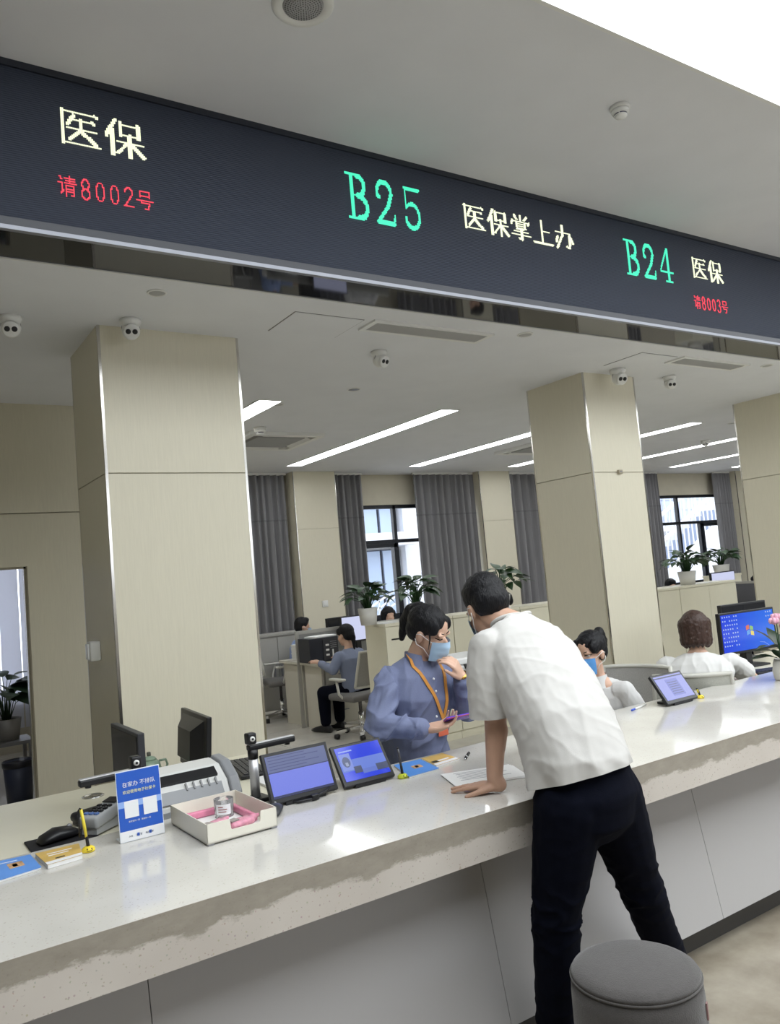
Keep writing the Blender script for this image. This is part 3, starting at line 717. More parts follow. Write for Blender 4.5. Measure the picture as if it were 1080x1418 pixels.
# ================================================================== OFFICE FURNITURE
def monitor(name, lab, loc, rz, w, h, scr, z0=.12, thick=.035, back=None, tilt=0, group=None, base=True, frame=BLACK):
    """screen faces local -y; loc is the foot"""
    t = thing(name, lab, 'monitor', loc, rz, group)
    M = RX(-tilt); c = Vector((0, 0, z0+h/2))
    f = lambda x, y, z: c + M @ Vector((x, y, z))
    def B(x0, x1, y0, y1, z0_, z1): return MB().add([f(x, y, z) for z in (z0_, z1) for y in (y0, y1) for x in (x0, x1)], [(0,2,3,1), (4,5,7,6), (0,1,5,4), (2,6,7,3), (0,4,6,2), (1,3,7,5)])
    b = .014
    bevel(obj('casing', B(-w/2, w/2, 0, thick, -h/2, h/2), frame, t), .004)
    s = obj('screen', B(-w/2+b, w/2-b, -.0025, 0.001, -h/2+b*1.3, h/2-b), scr, t)
    if back:
        r = MB().prism([(-w*.36, -h*.36), (w*.36, -h*.36), (w*.36, h*.36), (-w*.36, h*.36)], thick, thick+.001, lambda u, v, d: f(u, d, v))
        vs = [f(u*w*.40, thick, v*h*.42) for u, v in ((-1,-1), (1,-1), (1,1), (-1,1))] + [f(u*w*.24, thick+.045, v*h*.26-.01) for u, v in ((-1,-1), (1,-1), (1,1), (-1,1))]
        obj('back_shell', MB().add(vs, [(0,1,5,4), (1,2,6,5), (2,3,7,6), (3,0,4,7), (4,5,6,7)]), frame, t)
    if base:
        obj('stand_neck', MB().box(-.03, .03, thick*.6, thick+.03, .01, z0+h*.4), frame, t)
        bevel(obj('stand_foot', MB().box(-.12, .12, -.06, .13, 0, .014), frame, t), .004)
    return t
def screen_mat(name, col, st, col2=None, axis=None):
    m = bpy.data.materials.new(name); m.use_nodes = True; nt = m.node_tree; b = nt.nodes['Principled BSDF']
    b.inputs['Base Color'].default_value = (.01, .01, .012, 1); b.inputs['Roughness'].default_value = .15
    b.inputs['Emission Color'].default_value = (*col, 1); b.inputs['Emission Strength'].default_value = st
    if col2:
        tc = nt.nodes.new('ShaderNodeTexCoord'); sx = nt.nodes.new('ShaderNodeSeparateXYZ'); nt.links.new(tc.outputs['Generated'], sx.inputs[0])
        cr = nt.nodes.new('ShaderNodeValToRGB'); cr.color_ramp.elements[0].color = (*col, 1); cr.color_ramp.elements[1].color = (*col2, 1)
        nt.links.new(sx.outputs[axis], cr.inputs[0]); nt.links.new(cr.outputs[0], b.inputs['Emission Color'])
    MATS[name] = m
    return m
SCR_WHITE = screen_mat('screen_pale', S(205, 210, 240), .8)
SCR_OFF = mat('screen_off', (.015, .016, .02), .12)

MESHG = mat('chair_mesh', S(150, 148, 144), .8, noise=(220, .12))
FRAMEW = mat('chair_frame', S(196, 194, 186), .4)
def office_chair(lab, loc, rz, bw=.46, bh=.52, seat_z=.46, mesh=MESHG, frame=FRAMEW, group='grey mesh office chairs'):
    """sitter faces local +y; backrest at -y"""
    t = thing('office_chair', lab, 'chair', loc, rz, group)
    obj('seat', MB().rbox((0, .02, seat_z), (.48, .46, .07), .03), mat('seat_fabric', S(110, 108, 106), .9), t)
    yb = -.24
    def bp(u, v): return Vector(((u-.5)*bw*(1-.08*v), yb-.06*math.cos((u-.5)*PI)-.10*v, seat_z+.12+v*bh))
    obj('backrest', MB().grid(lambda u, v: bp(u, v), 9, 7).grid(lambda u, v: bp(u, v)+Vector((0, -.012, 0)), 9, 7), mesh, t)
    ring = [bp(k/8, 0) for k in range(9)] + [bp(1, k/6) for k in range(1, 7)] + [bp(1-k/8, 1) for k in range(1, 9)] + [bp(0, 1-k/6) for k in range(1, 7)]
    obj('back_frame', MB().tube([p+Vector((0, -.006, 0)) for p in ring], .014, 8), frame, t)
    obj('back_bracket', MB().tube([bp(.5, .1)+Vector((0, -.02, 0)), (0, -.28, seat_z-.02), (0, -.1, seat_z-.05)], .022, 8), frame, t)
    for s in (-1, 1):
        obj('armrest', MB().rbox((s*.27, .0, seat_z+.20), (.06, .24, .025), .01), frame, t)
        obj('arm_post', MB().tube([(s*.27, .02, seat_z+.19), (s*.275, -.02, seat_z+.05), (s*.2, -.02, seat_z-.03)], .014, 8), frame, t)
    obj('gas_lift', MB().lathe([(.028, .08), (.028, .25), (.018, .25), (.018, seat_z-.03)], n=14), CHROME, t)
    for k in range(5):
        a = 2*PI*k/5+.3
        lg = obj('leg', MB().bar((0, 0, .10), (.29*math.cos(a), .29*math.sin(a), .075), .045, .03), CHROME, t)
        obj('caster', MB().lathe([(.028, -.02), (.028, .02)], (.28*math.cos(a), .28*math.sin(a), .028), 12, RZ(a+.6) @ RX(PI/2)), BLACK, lg)
    return t
POTW = mat('pot_white', S(212, 210, 204), .4)
LEAFG = mat('leaf_green', S(42, 70, 38), .45, noise=(20, .25))
LEAFD = mat('leaf_dark', S(34, 56, 36), .4, noise=(20, .25))
SOIL = mat('soil', (.03, .022, .015), .95)
def leaf_mesh(L, W, name='leaf'):
    mb = MB()
    def f(u, v):
        t = v; wd = W*math.sin(PI*min(1, t**.7))*(1 if t < 1 else 0)
        x = (u-.5)*2*wd; return Vector((x, t*L, .12*L*t - .38*L*t*t + .18*abs(x)))
    mb.grid(f, 5, 7); return mb.mesh(name)
def plant(lab, loc, pot_r, pot_h, n, L, spread, hgt, lm=LEAFG, potm=POTW, name='potted_plant', taper=.78, stems=True, seed=1, cat='plant', group=None, pot_n=24):
    rnd = random.Random(seed)
    t = thing(name, lab, cat, loc, group=group)
    pt = obj('pot', MB().lathe([(pot_r*taper, 0), (pot_r, pot_h), (pot_r*.92, pot_h), (pot_r*.9, pot_h-.012), (.002, pot_h-.012)], n=pot_n), potm, t)
    obj('soil', MB().lathe([(pot_r*.9, pot_h-.014), (.003, pot_h-.006)], n=16), SOIL, pt)
    ms = [leaf_mesh(L*s, L*s*.30) for s in (.8, 1.0, 1.2)]
    for m_ in ms: m_.materials.append(lm)
    sm = MB()
    for k in range(n):
        a = 2*PI*k*.382+rnd.uniform(-.3, .3); e = rnd.random()
        r = spread*(.15+.75*e); z = pot_h+hgt*(.25+.75*(1-e*.75)*rnd.uniform(.7, 1.05))
        p = Vector((r*math.cos(a), r*math.sin(a), z))
        sm.tube([(0.2*pot_r*math.cos(a), .2*pot_r*math.sin(a), pot_h-.02), (r*.4*math.cos(a), r*.4*math.sin(a), pot_h+(z-pot_h)*.7), p], [.006, .004, .003], 5)
        o = bpy.data.objects.new('leaf', ms[k % 3]); COL.objects.link(o); o.parent = t; o.location = p
        o.rotation_euler = (rnd.uniform(-.2, .75)*(1-e)+rnd.uniform(-.6, .1)*e, rnd.uniform(-.4, .4), a-PI/2+rnd.uniform(-.5, .5))
    obj('stems', sm, LEAFG, t)
    return t

# low filing cabinets under the curtains
for i, (x0, lab) in enumerate(((3.05, 'grey filing cabinet below the left curtain, half hidden by the left column'), (4.02, 'grey filing cabinet below the left curtain beside the grey chair'))):
    c = thing('filing_cabinet', lab, 'cabinet', (x0, 9.62, 0), group='grey low cabinets under the curtains')
    GC = mat('cabinet_grey', S(176, 174, 168), .45)
    obj('body', MB().box(0, .95, .015, .36, 0, 1.0), GC, c); obj('top', MB().box(-.01, .96, -.01, .37, 1.0, 1.025), GC, c)
    for k in range(2):
        d = obj('door', MB().box(.01+.47*k, .47+.47*k, 0, .015, .08, .98), GC, c)
        obj('handle', MB().box(.40+.10*k, .42+.10*k, -.012, 0, .48, .62), GREYP, d)

# facing pair of desks seen end-on
dA = thing('office_desk', 'near office desk with drawers at which the ponytail woman sits', 'desk', (4.25, 8.02, 0), group='office desks')
bevel(obj('desktop', MB().box(-.05, 1.75, -.05, .42, .715, .745), DESKGREY, dA), .004)
obj('end_panel', MB().box(0, .03, 0, .40, 0, .715), DESKGREY, dA); obj('end_panel', MB().box(1.66, 1.69, 0, .4, 0, .715), DESKGREY, dA)
ped = obj('pedestal', MB().box(.05, .46, .03, .40, .05, .68), DESKGREY, dA)
for z0, z1 in ((.06, .31), (.32, .49), (.50, .67)):
    d = obj('drawer', MB().box(.055, .455, .012, .03, z0, z1), DESKGREY, ped)
for z in (.20, .42, .60): obj('drawer_handle', MB().box(.22, .32, .0, .012, z-.006, z+.006), GREYP, ped)
dB = thing('office_desk', 'far office desk where the man in the blue shirt sits', 'desk', (4.25, 8.47, 0), group='office desks')
bevel(obj('desktop', MB().box(-.05, 1.75, .01, .52, .715, .745), DESKGREY, dB), .004)
obj('end_panel', MB().box(0, .03, .01, .49, 0, .715), DESKGREY, dB); obj('end_panel', MB().box(1.66, 1.69, .01, .49, 0, .715), DESKGREY, dB)
ds = thing('desk_screen', 'grey desk divider between the two facing desks', 'divider', (4.2, 8.455, 0))
obj('post', MB().box(-.02, .02, -.012, .012, 0, 1.10), mat('alu_grey', S(168, 166, 160), .4, metal=.3), ds)
obj('panel', MB().box(.02, 1.72, -.008, .008, .75, 1.06), mat('divider_glass', S(140, 140, 138), .3), ds)
obj('top_rail', MB().box(.02, 1.72, -.014, .014, 1.06, 1.10), mat('alu_grey', S(168, 166, 160), .4), ds)
pk = thing('rack_unit', 'black slotted equipment box on the near office desk', 'equipment', (4.38, 8.25, .745))
bevel(obj('case', MB().box(-.20, .17, -.13, .15, 0, .27), mat('rack_black', (.02, .022, .03), .4), pk), .006)
obj('front_plate', MB().box(-.03, .155, -.138, -.13, .02, .25), mat('rack_face', (.035, .035, .04), .5), pk)
for k in range(3): obj('switch', MB().box(.0, .04, -.146, -.138, .065+.055*k, .085+.055*k), WHITEP, pk)
obj('lever', MB().box(.08, .093, -.152, -.138, .04, .13), WHITEP, pk)
for k in range(4): obj('vent_line', MB().box(.06, .14, -.142, -.138, .15+.022*k, .156+.022*k), GREYP, pk)
def papers(lab, loc, rz, w, d, n, name='paper_stack', col=PAPER):
    t = thing(name, lab, 'papers', loc, rz)
    for k in range(n):
        obj('sheet', MB().cbox((random.uniform(-.006, .006), random.uniform(-.006, .006), .0035+.006*k), (w, d, .005), RZ(random.uniform(-.06, .06))), col, t)
    return t
papers('white papers lying on top of the black equipment box', (4.40, 8.26, 1.015), .2, .30, .21, 3)
papers('stack of papers on the far desk behind the divider', (4.45, 8.72, .745), .1, .3, .22, 30)
papers('white sheets in front of the ponytail woman', (4.62, 8.13, .745), -.2, .16, .2, 2)
monitor('monitor', 'office monitor with a white page behind the ponytail woman', (4.95, 8.30, .745), 0.05, .50, .31, SCR_WHITE, .16, group='office monitors')
monitor('monitor', 'dark monitor back beside the white page monitor', (4.90, 8.72, .745), .3, .36, .29, SCR_OFF, .16, group='office monitors')
office_chair('grey chair with pale arm on the far side of the desks at left', (4.33, 9.27, 0), math.radians(-100))
office_chair('pale framed grey chair of the ponytail woman', (4.38, 7.45, 0), math.radians(6), .46, .36, .42)

# long row of low cabinets
ROWX = [(4.1, 4.9), (4.905, 5.8), (5.805, 6.7), (6.705, 7.6), (7.605, 8.45), (8.455, 9.62)]
for i, (x0, x1) in enumerate(ROWX):
    lab = ['beige low cabinet at the left end of the row behind the blue shirted woman', 'beige low cabinet behind the man in the white T-shirt', 'beige low cabinet between white shirted man and middle column',
           'beige low cabinet mostly hidden behind the middle column', 'beige low cabinet just right of the middle column', 'beige low cabinet at the right end of the row below the plants'][i]
    c = thing('low_cabinet', lab, 'cabinet', (x0, 6.40, 0), group='row of beige low cabinets')
    w = x1-x0
    obj('body', MB().box(0, w, .018, .36, .0, 1.17), CREAM, c)
    bevel(obj('top', MB().box(0, w, 0, .37, 1.17, 1.2), CREAM, c), .003)
    obj('back_panel', MB().box(.003, w/2-.002, 0, .018, .08, 1.165), CREAM, c); obj('back_panel', MB().box(w/2+.002, w-.003, 0, .018, .08, 1.165), CREAM, c)
    if i < 1:
        obj('finger_slot', MB().box(.06, .16, -.001, .004, 1.04, 1.055), BLACK, c)
plant('leafy green plant in a white pot on the left end of the low cabinets', (4.03, 6.57, 1.2), .095, .16, 38, .14, .20, .22, seed=3, group='potted plants on the low cabinets')
plant('leafy green plant against the window beside the woman\'s hair', (4.62, 6.60, 1.2), .095, .14, 40, .15, .23, .26, seed=5, group='potted plants on the low cabinets')
plant('green plant just showing behind the man\'s head', (5.75, 6.62, 1.2), .10, .14, 34, .17, .22, .32, seed=8, group='potted plants on the low cabinets')
plant('bushy plant in a white pot on the right end cabinet', (8.86, 6.57, 1.2), .115, .17, 46, .16, .26, .26, seed=11, group='potted plants on the low cabinets')
plant('plant behind the right hand monitor near the window', (12.30, 8.42, 1.17), .14, .17, 40, .19, .30, .26, seed=14, group='potted plants on the low cabinets')
c = thing('plant_shelf', 'beige cabinet carrying the plant behind the right monitor', 'cabinet', (12.08, 8.25, 0))
obj('body', MB().box(-.05, .5, 0, .35, 0, 1.14), CREAM, c); obj('top', MB().box(-.06, .51, -.01, .36, 1.14, 1.17), CREAM, c)
# desk and monitor behind the right cabinets
d2 = thing('office_desk', 'office desk with grey screen at the far right behind the cabinets', 'desk', (9.80, 6.85, 0), group='office desks')
bevel(obj('desktop', MB().box(0, 1.6, .0, .7, .72, .75), DESKGREY, d2), .004); obj('leg_panel', MB().box(.02, .05, .02, .68, 0, .72), DESKGREY, d2); obj('leg_panel', MB().box(1.55, 1.58, .02, .68, 0, .72), DESKGREY, d2)
ds2 = thing('desk_screen', 'dark grey fabric screen on the far right desk', 'divider', (9.83, 6.0, 0))
obj('panel', MB().box(0, .025, .02, .68, .5, 1.13), mat('screen_fabric', S(92, 92, 98), .9), ds2)
obj('top_rail', MB().box(-.005, .03, .0, .70, 1.13, 1.16), mat('alu_grey', S(168, 166, 160), .4), ds2)
obj('foot', MB().box(0, .025, .3, .4, 0, .5), mat('alu_grey', S(168, 166, 160), .4), ds2)
monitor('monitor', 'pale lit monitor above the right cabinets', (10.32, 7.05, .75), .05, .60, .34, SCR_WHITE, .20, group='office monitors')

# printer on a side table behind the blue shirted woman
tb = thing('side_table', 'black legged side table behind the blue shirted woman', 'table', (3.42, 4.35, 0))
bevel(obj('tabletop', MB().box(-.35, .6, 0, .5, .72, .75), DESKGREY, tb), .003)
for x in (-.31, .56):
    for y in (.04, .46): obj('leg', MB().box(x-.02, x+.02, y-.02, y+.02, 0, .72), BLACK, tb)
pr = thing('office_printer', 'white office printer on the side table behind the woman', 'printer', (3.55, 4.6, .75))
bevel(obj('body', MB().box(-.21, .21, -.18, .18, 0, .12), BLACK, pr), .01)
bevel(obj('upper_body', MB().box(-.21, .21, -.18, .18, .12, .24), WHITEP, pr), .015)
bevel(obj('scanner_lid', MB().box(-.215, .215, -.16, .185, .245, .29), WHITEP, pr), .01)
obj('control_panel', MB().box(-.1, .1, -.20, -.17, .22, .25), BLACK, pr)

# ------------------------------------------------------------------ side room beyond the doorway
plant('large dark leafy plant seen through the doorway', (1.13, 8.5, .42), .13, .20, 26, .26, .26, .42, LEAFD, mat('pot_grey', S(150, 148, 146), .5), seed=21)
t = thing('plant_stand', 'low grey stand under the plant beyond the doorway', 'stand', (1.13, 8.5, 0))
obj('top', MB().box(-.2, .2, -.2, .2, .39, .42), GREYP, t)
for x in (-.17, .17):
    for y in (-.17, .17): obj('leg', MB().box(x-.015, x+.015, y-.015, y+.015, 0, .39), GREYP, t)
t = thing('waste_bin', 'dark blue waste bin on the floor beyond the doorway', 'bin', (1.10, 7.72, 0))
obj('tub', MB().lathe([(.10, 0), (.125, .34), (.118, .34), (.09, .01)], n=24), mat('bin_blue', S(52, 58, 78), .4), t)
obj('bag_rim', MB().lathe([(.128, .30), (.134, .345), (.126, .352), (.118, .33)], n=24), mat('bin_bag', (.012, .012, .02), .3), t)
WH = mat('white_blind', (.75, .76, .82), .7)
_nt = WH.node_tree; _tr = _nt.nodes.new('ShaderNodeBsdfTranslucent'); _tr.inputs[0].default_value = (.75, .76, .82, 1)
_mx = _nt.nodes.new('ShaderNodeMixShader'); _mx.inputs[0].default_value = .6
_nt.links.new(_nt.nodes['Principled BSDF'].outputs[0], _mx.inputs[1]); _nt.links.new(_tr.outputs[0], _mx.inputs[2]); _nt.links.new(_mx.outputs[0], _nt.nodes['Material Output'].inputs['Surface'])
t = thing('vertical_blind', 'pale vertical blind glowing beyond the doorway', 'blind', (.9, 10.1, 0))
for k in range(8): obj('vane', MB().box(-.9+.22*k, -.9+.22*k+.205, -.004, .004, .3, 2.4), WH, t)
obj('head_rail', MB().box(-.95, .95, -.02, .02, 2.4, 2.44), WHITEP, t)

# ================================================================== THINGS ON THE COUNTER
def text_obj(name, body, h, m, parent, M, depth=.0006):
    """flat lettering: body drawn with the built-in font, cap height about h, placed by 4x4 M (x right, y up)"""
    cu = bpy.data.curves.new(name, 'FONT'); cu.body = body; cu.size = h; cu.extrude = depth; cu.resolution_u = 2
    o = bpy.data.objects.new('tmp_text', cu); COL.objects.link(o)
    bpy.context.view_layer.update()
    me = bpy.data.meshes.new_from_object(o.evaluated_get(bpy.context.evaluated_depsgraph_get()))
    bpy.data.objects.remove(o); bpy.data.curves.remove(cu)
    me.transform(M); me.materials.clear()
    return obj(name, me, m, parent)
def frame_M(origin, ux, uy):
    ux = Vector(ux).normalized(); uy = Vector(uy).normalized(); uz = ux.cross(uy)
    M = Matrix.Identity(4)
    for i in range(3): M[i][0] = ux[i]; M[i][1] = uy[i]; M[i][2] = uz[i]; M[i][3] = origin[i]
    return M
ZTOP = ZT + .001
BLUE = mat('sign_blue', S(44, 92, 190), .3)
WPR = mat('white_print', (.82, .83, .85), .4)
YPR = mat('yellow_print', S(240, 238, 170), .4)
INK = mat('dark_ink', S(60, 70, 100), .5)
sg = thing('counter_sign', 'blue and white leaflet stand with white lettering on the counter', 'sign', (.764, 2.79, ZTOP), 0)
W2 = .0725; HS = .224; lean = .02
def sgp(x, z, d=0): return Vector((x, lean*z/HS - d, z))
def sgbox(x0, x1, z0, z1, d0, d1): return MB().add([sgp(x, z, d) for d in (d0, d1) for z in (z0, z1) for x in (x0, x1)], [(0,1,3,2), (4,6,7,5), (0,4,5,1), (2,3,7,6), (0,2,6,4), (1,5,7,3)])
obj('acrylic_back', sgbox(-W2-.001, W2+.001, 0, HS+.001, -.003, 0), mat('acrylic', (.8, .84, .9), .08), sg)
obj('foot', MB().box(-W2, W2, 0, .06, 0, .003), mat('acrylic', (.8, .84, .9), .08), sg)
obj('poster', sgbox(-W2+.001, W2-.001, .034, HS-.002, 0, .0008), BLUE, sg)
obj('footer', sgbox(-W2+.001, W2-.001, .002, .034, 0, .0008), WPR, sg)
obj('pale_band', sgbox(-W2+.001, W2-.001, .108, .128, .0008, .0012), mat('band_pale', S(150, 180, 235), .4), sg)
for x in (-.052, .010): obj('white_card', sgbox(x, x+.046, .074, .128, .0012, .0018), WPR, sg)
SGM = lambda x, z: frame_M(sgp(x, z, .0012), (1, 0, 0), sgp(0, 1)-sgp(0, 0))
text_obj('headline', '在家办 不排队', .0175, WPR, sg, SGM(-.054, .174), .0003)
text_obj('subheading', '欢迎使用电子社保卡', .0122, YPR, sg, SGM(-.054, .152), .0003)
text_obj('caption', '支付宝扫一扫   微信扫一扫', .0062, WPR, sg, SGM(-.042, .060), .0003)
for x in (-.018, .022):
    obj('small_logo', sgbox(x, x+.008, .012, .022, .0008, .0014), BLUE, sg)
text_obj('footer_text', '人社      支付宝      电子社保', .0066, INK, sg, SGM(-.045, .014), .0003)

def tray_items():
    t = thing('desk_tray', 'white plastic tray with pink items on the counter', 'tray', (1.01, 2.70, ZTOP), math.radians(1))
    TW = mat('tray_white', S(232, 228, 216), .3)
    w, d, h = .122, .168, .066; k = .003
    obj('tray_floor', MB().box(-w, w, -d, d, .004, .008), TW, t)
    obj('wall', MB().box(-w, -w+k, -d, d, .004, h), TW, t); obj('wall', MB().box(w-k, w, -d, d, .004, h), TW, t); obj('wall', MB().box(-w, w, d-k, d, .004, h), TW, t)
    obj('front_wall', MB().prism([(-w, .004), (w, .004), (w, h), (.065, h), (.062, .036), (.058, .032), (-.036, .032), (-.040, .036), (-.043, h), (-w, h)], -d, -d+k, lambda u, v, dd: Vector((u, dd, v))), TW, t)
    for x in (-w+.01, w-.015):
        for y in (-d+.01, d-.02): obj('foot', MB().box(x-.008, x+.012, y-.012, y+.006, 0, .004), GREYP, t)
    PK = mat('pink_plastic', S(214, 130, 158), .3, noise=(30, .15)); PKC = mat('pink_bag', S(220, 150, 172), .15, noise=(40, .2), bump=(60, .4))
    e = tag(obj('paper_sheet', MB().box(.91, 1.11, 2.60, 2.83, ZTOP+.0085, ZTOP+.010), PAPER), 'white sheet at the bottom of the tray', 'paper')
    b = thing('pink_case', 'translucent pink plastic frame lying in the tray', 'case', (1.01, 2.72, ZTOP+.011))
    obj('side', MB().rbox((0, .105, .012), (.18, .02, .024), .006), PK, b); obj('side', MB().rbox((.085, 0, .012), (.018, .2, .024), .006), PK, b)
    for q, (x, y, rz, lab) in enumerate(((.955, 2.64, .5, 'pink wrapped packet at the left of the tray'), (1.035, 2.605, .25, 'pink wrapped packet behind the notch of the tray'))):
        g = thing('packet', lab, 'packet', (x, y, ZTOP+.011), rz)
        obj('wrapper', MB().rbox((0, 0, .014), (.095 if q else .11, .05, .026), .012), PKC, g)
        obj('clip', MB().cbox((-.03, 0, .029), (.03, .03, .004)), mat('packet_grey', S(150, 140, 138), .3), g)
        obj('tied_end', MB().cap((.045, 0, .015), .013, (.075, .004, .018), .006), PKC, g)
    j = thing('plastic_jar', 'clear plastic jar with a white label in the tray', 'jar', (1.045, 2.775, ZTOP+.011))
    obj('wall', MB().lathe([(.033, 0), (.034, .06), (.031, .06), (.030, .003), (.002, .003)], n=28), mat('clear_plastic', (.9, .9, .9), .08, trans=.85, ior=1.2), j)
    a0, a1 = math.radians(200), math.radians(290)
    obj('label', MB().grid(lambda u, v: Vector((.0346*math.cos(a0+(a1-a0)*u), .0346*math.sin(a0+(a1-a0)*u), .012+.034*v)), 12, 2), WPR, j)
    for k2, (zz, aa, ww) in enumerate(((.036, 215, .5), (.028, 215, .9), (.020, 215, .8))):
        q0 = math.radians(aa)
        obj('print_line', MB().grid(lambda u, v: Vector((.0350*math.cos(q0+ww*u), .0350*math.sin(q0+ww*u), zz+.003*v)), 8, 2), mat('barcode', S(150, 90, 90), .6), j)
tray_items()

# tablets facing the customers
def tablet(lab, x0, x1, y, tilt, h, scr, rz=0, z=ZTOP, decor=None):
    w = x1-x0
    t = thing('customer_display', lab, 'display', ((x0+x1)/2, y, z), rz, 'customer displays on the ledge')
    M = RX(-tilt)
    def f(x, d, v): return M @ Vector((x, d, v)) + Vector((0, 0, .012))
    def B(xa, xb, d0, d1, v0, v1): return MB().add([f(x, d, v) for v in (v0, v1) for d in (d0, d1) for x in (xa, xb)], [(0,2,3,1), (4,5,7,6), (0,1,5,4), (2,6,7,3), (0,4,6,2), (1,3,7,5)])
    bevel(obj('casing', B(-w/2, w/2, 0, .018, 0, h), BLACK, t), .004)
    s = obj('screen', B(-w/2+.014, w/2-.014, -.0015, .0005, .020, h-.013), scr, t)
    if decor: decor(t, B, w, h)
    obj('stand', MB().box(-w*.3, w*.3, .0, .11, 0, .012).add([f(-w*.2, .018, h*.15), f(w*.2, .018, h*.15), f(w*.2, .018, h*.6), f(-w*.2, .018, h*.6), (-w*.2, .10, .012), (w*.2, .10, .012)], [(0,1,5,4), (0,4,3), (1,2,5), (2,3,4,5)]), BLACK, t)
    return t
def em(name, col, st=.75): return MATS.get(name) or mat(name, (.01, .01, .01), .3, emit=(col, st))
def dec_table(t, B, w, h):
    obj('screen_panel', B(-w/2+.014, w/2-.014, -.0019, -.0014, h*.60, h-.013), em('scr_grey_blue', S(96, 106, 150)), t)
    for k in range(5): obj('screen_text_line', B(-w/2+.022, -w/2+.022+w*(.75 if k % 2 else .55), -.0023, -.0018, h*.65+.011*k, h*.65+.011*k+.003), em('scr_text', S(70, 78, 130)), t)
    obj('screen_rule', B(-w/2+.014, w/2-.014, -.0023, -.0014, h*.585, h*.605), em('scr_line', S(60, 66, 110)), t)
    obj('task_bar', B(-w/2+.014, w/2-.014, -.0023, -.0014, .020, .027), em('scr_bar', S(44, 50, 90)), t)
def dec_photo(t, B, w, h):
    sky = obj('cloud_band', B(-w/2+.014, w/2-.014, -.0019, -.0014, h*.33, h*.60), em('scr_cloud', S(92, 120, 214)), t)
    obj('screen_title', B(-w/2+.025, -w/2+.085, -.0023, -.0014, h*.80, h*.83), em('scr_title', S(150, 170, 240)), t)
    obj('card', B(-w/2+.020, -w/2+.068, -.0023, -.0014, h*.36, h*.76), em('scr_card', S(120, 140, 220)), t)
    mbp = MB(); 
    n = 18; cx, cz = -w/2+.044, h*.56
    vs = [(cx, cz)] + [(cx+.017*math.cos(2*PI*k/n), cz+.022*math.sin(2*PI*k/n)) for k in range(n)]
    src = B(-.001, .001, -.0027, -.0018, 0, .001)
    M_ = None
    obj('portrait', MB().prism(vs[1:], -.0028, -.002, lambda u, v, d: (RX(-t['tilt']) @ Vector((u, d, v)) + Vector((0, 0, .012)))), em('scr_portrait', S(78, 90, 130)), t)
    obj('portrait_shirt', B(cx-.006, cx+.006, -.0032, -.0026, cz-.017, cz-.002), em('scr_shirt', S(150, 160, 190)), t)
    obj('landscape', B(-w/2+.066, -w/2+.10, -.0023, -.0014, h*.26, h*.42), em('scr_dark', S(50, 62, 100)), t)
    obj('landscape', B(w/2-.066, w/2-.014, -.0023, -.0014, h*.22, h*.38), em('scr_dark', S(50, 62, 100)), t)
    obj('shore', B(-w/2+.10, w/2-.05, -.0021, -.0014, h*.22, h*.33), em('scr_shore', S(86, 110, 200)), t)
def dec_form(t, B, w, h):
    obj('screen_panel', B(-w*.16, w*.22, -.0019, -.0014, h*.22, h*.78), em('scr_form', S(110, 118, 200)), t)
    for k in range(6): obj('screen_text_line', B(-w*.13, w*.18, -.0023, -.0018, h*.28+.013*k, h*.28+.013*k+.004), em('scr_text', S(70, 78, 130)), t)
    obj('task_bar', B(-w/2+.014, w/2-.014, -.0023, -.0014, h*.84, h*.88), em('scr_bar', S(44, 50, 90)), t)
SC1 = screen_mat('screen_form_blue', S(120, 132, 226), .8); SC2 = screen_mat('screen_blue', S(40, 64, 214), .85); SC3 = screen_mat('screen_violet', S(120, 126, 205), .8)
tablet('wider customer display with a pale blue table beside the camera stand', 1.214, 1.490, 2.745, math.radians(24), .185, SC1, decor=dec_table)
t_ = bpy.data.objects.new('x', None); t_['tilt'] = 0
def dec_photo2(t, B, w, h): t['tilt'] = math.radians(36); dec_photo(t, B, w, h); del t['tilt']
tablet('customer display with a portrait on bright blue beside the green pen stand', 1.512, 1.742, 2.735, math.radians(36), .172, SC2, decor=dec_photo2)
tablet('customer display with a form on violet at the right of the ledge', 3.445, 3.695, 2.755, math.radians(36), .172, SC3, decor=dec_form)
bpy.data.objects.remove(t_)
cb = tag(obj('display_cable', MB().tube([(1.27, 2.80, ZTOP+.006), (1.31, 2.73, ZTOP+.006), (1.36, 2.72, ZTOP+.008), (1.43, 2.735, ZTOP+.02), (1.46, 2.76, ZTOP+.025), (1.47, 2.80, ZTOP+.012)], .005, 8)
   .rbox((1.375, 2.722, ZTOP+.012), (.03, .018, .022), .005), BLACK), 'black cable with plug under the wider customer display', 'cable')

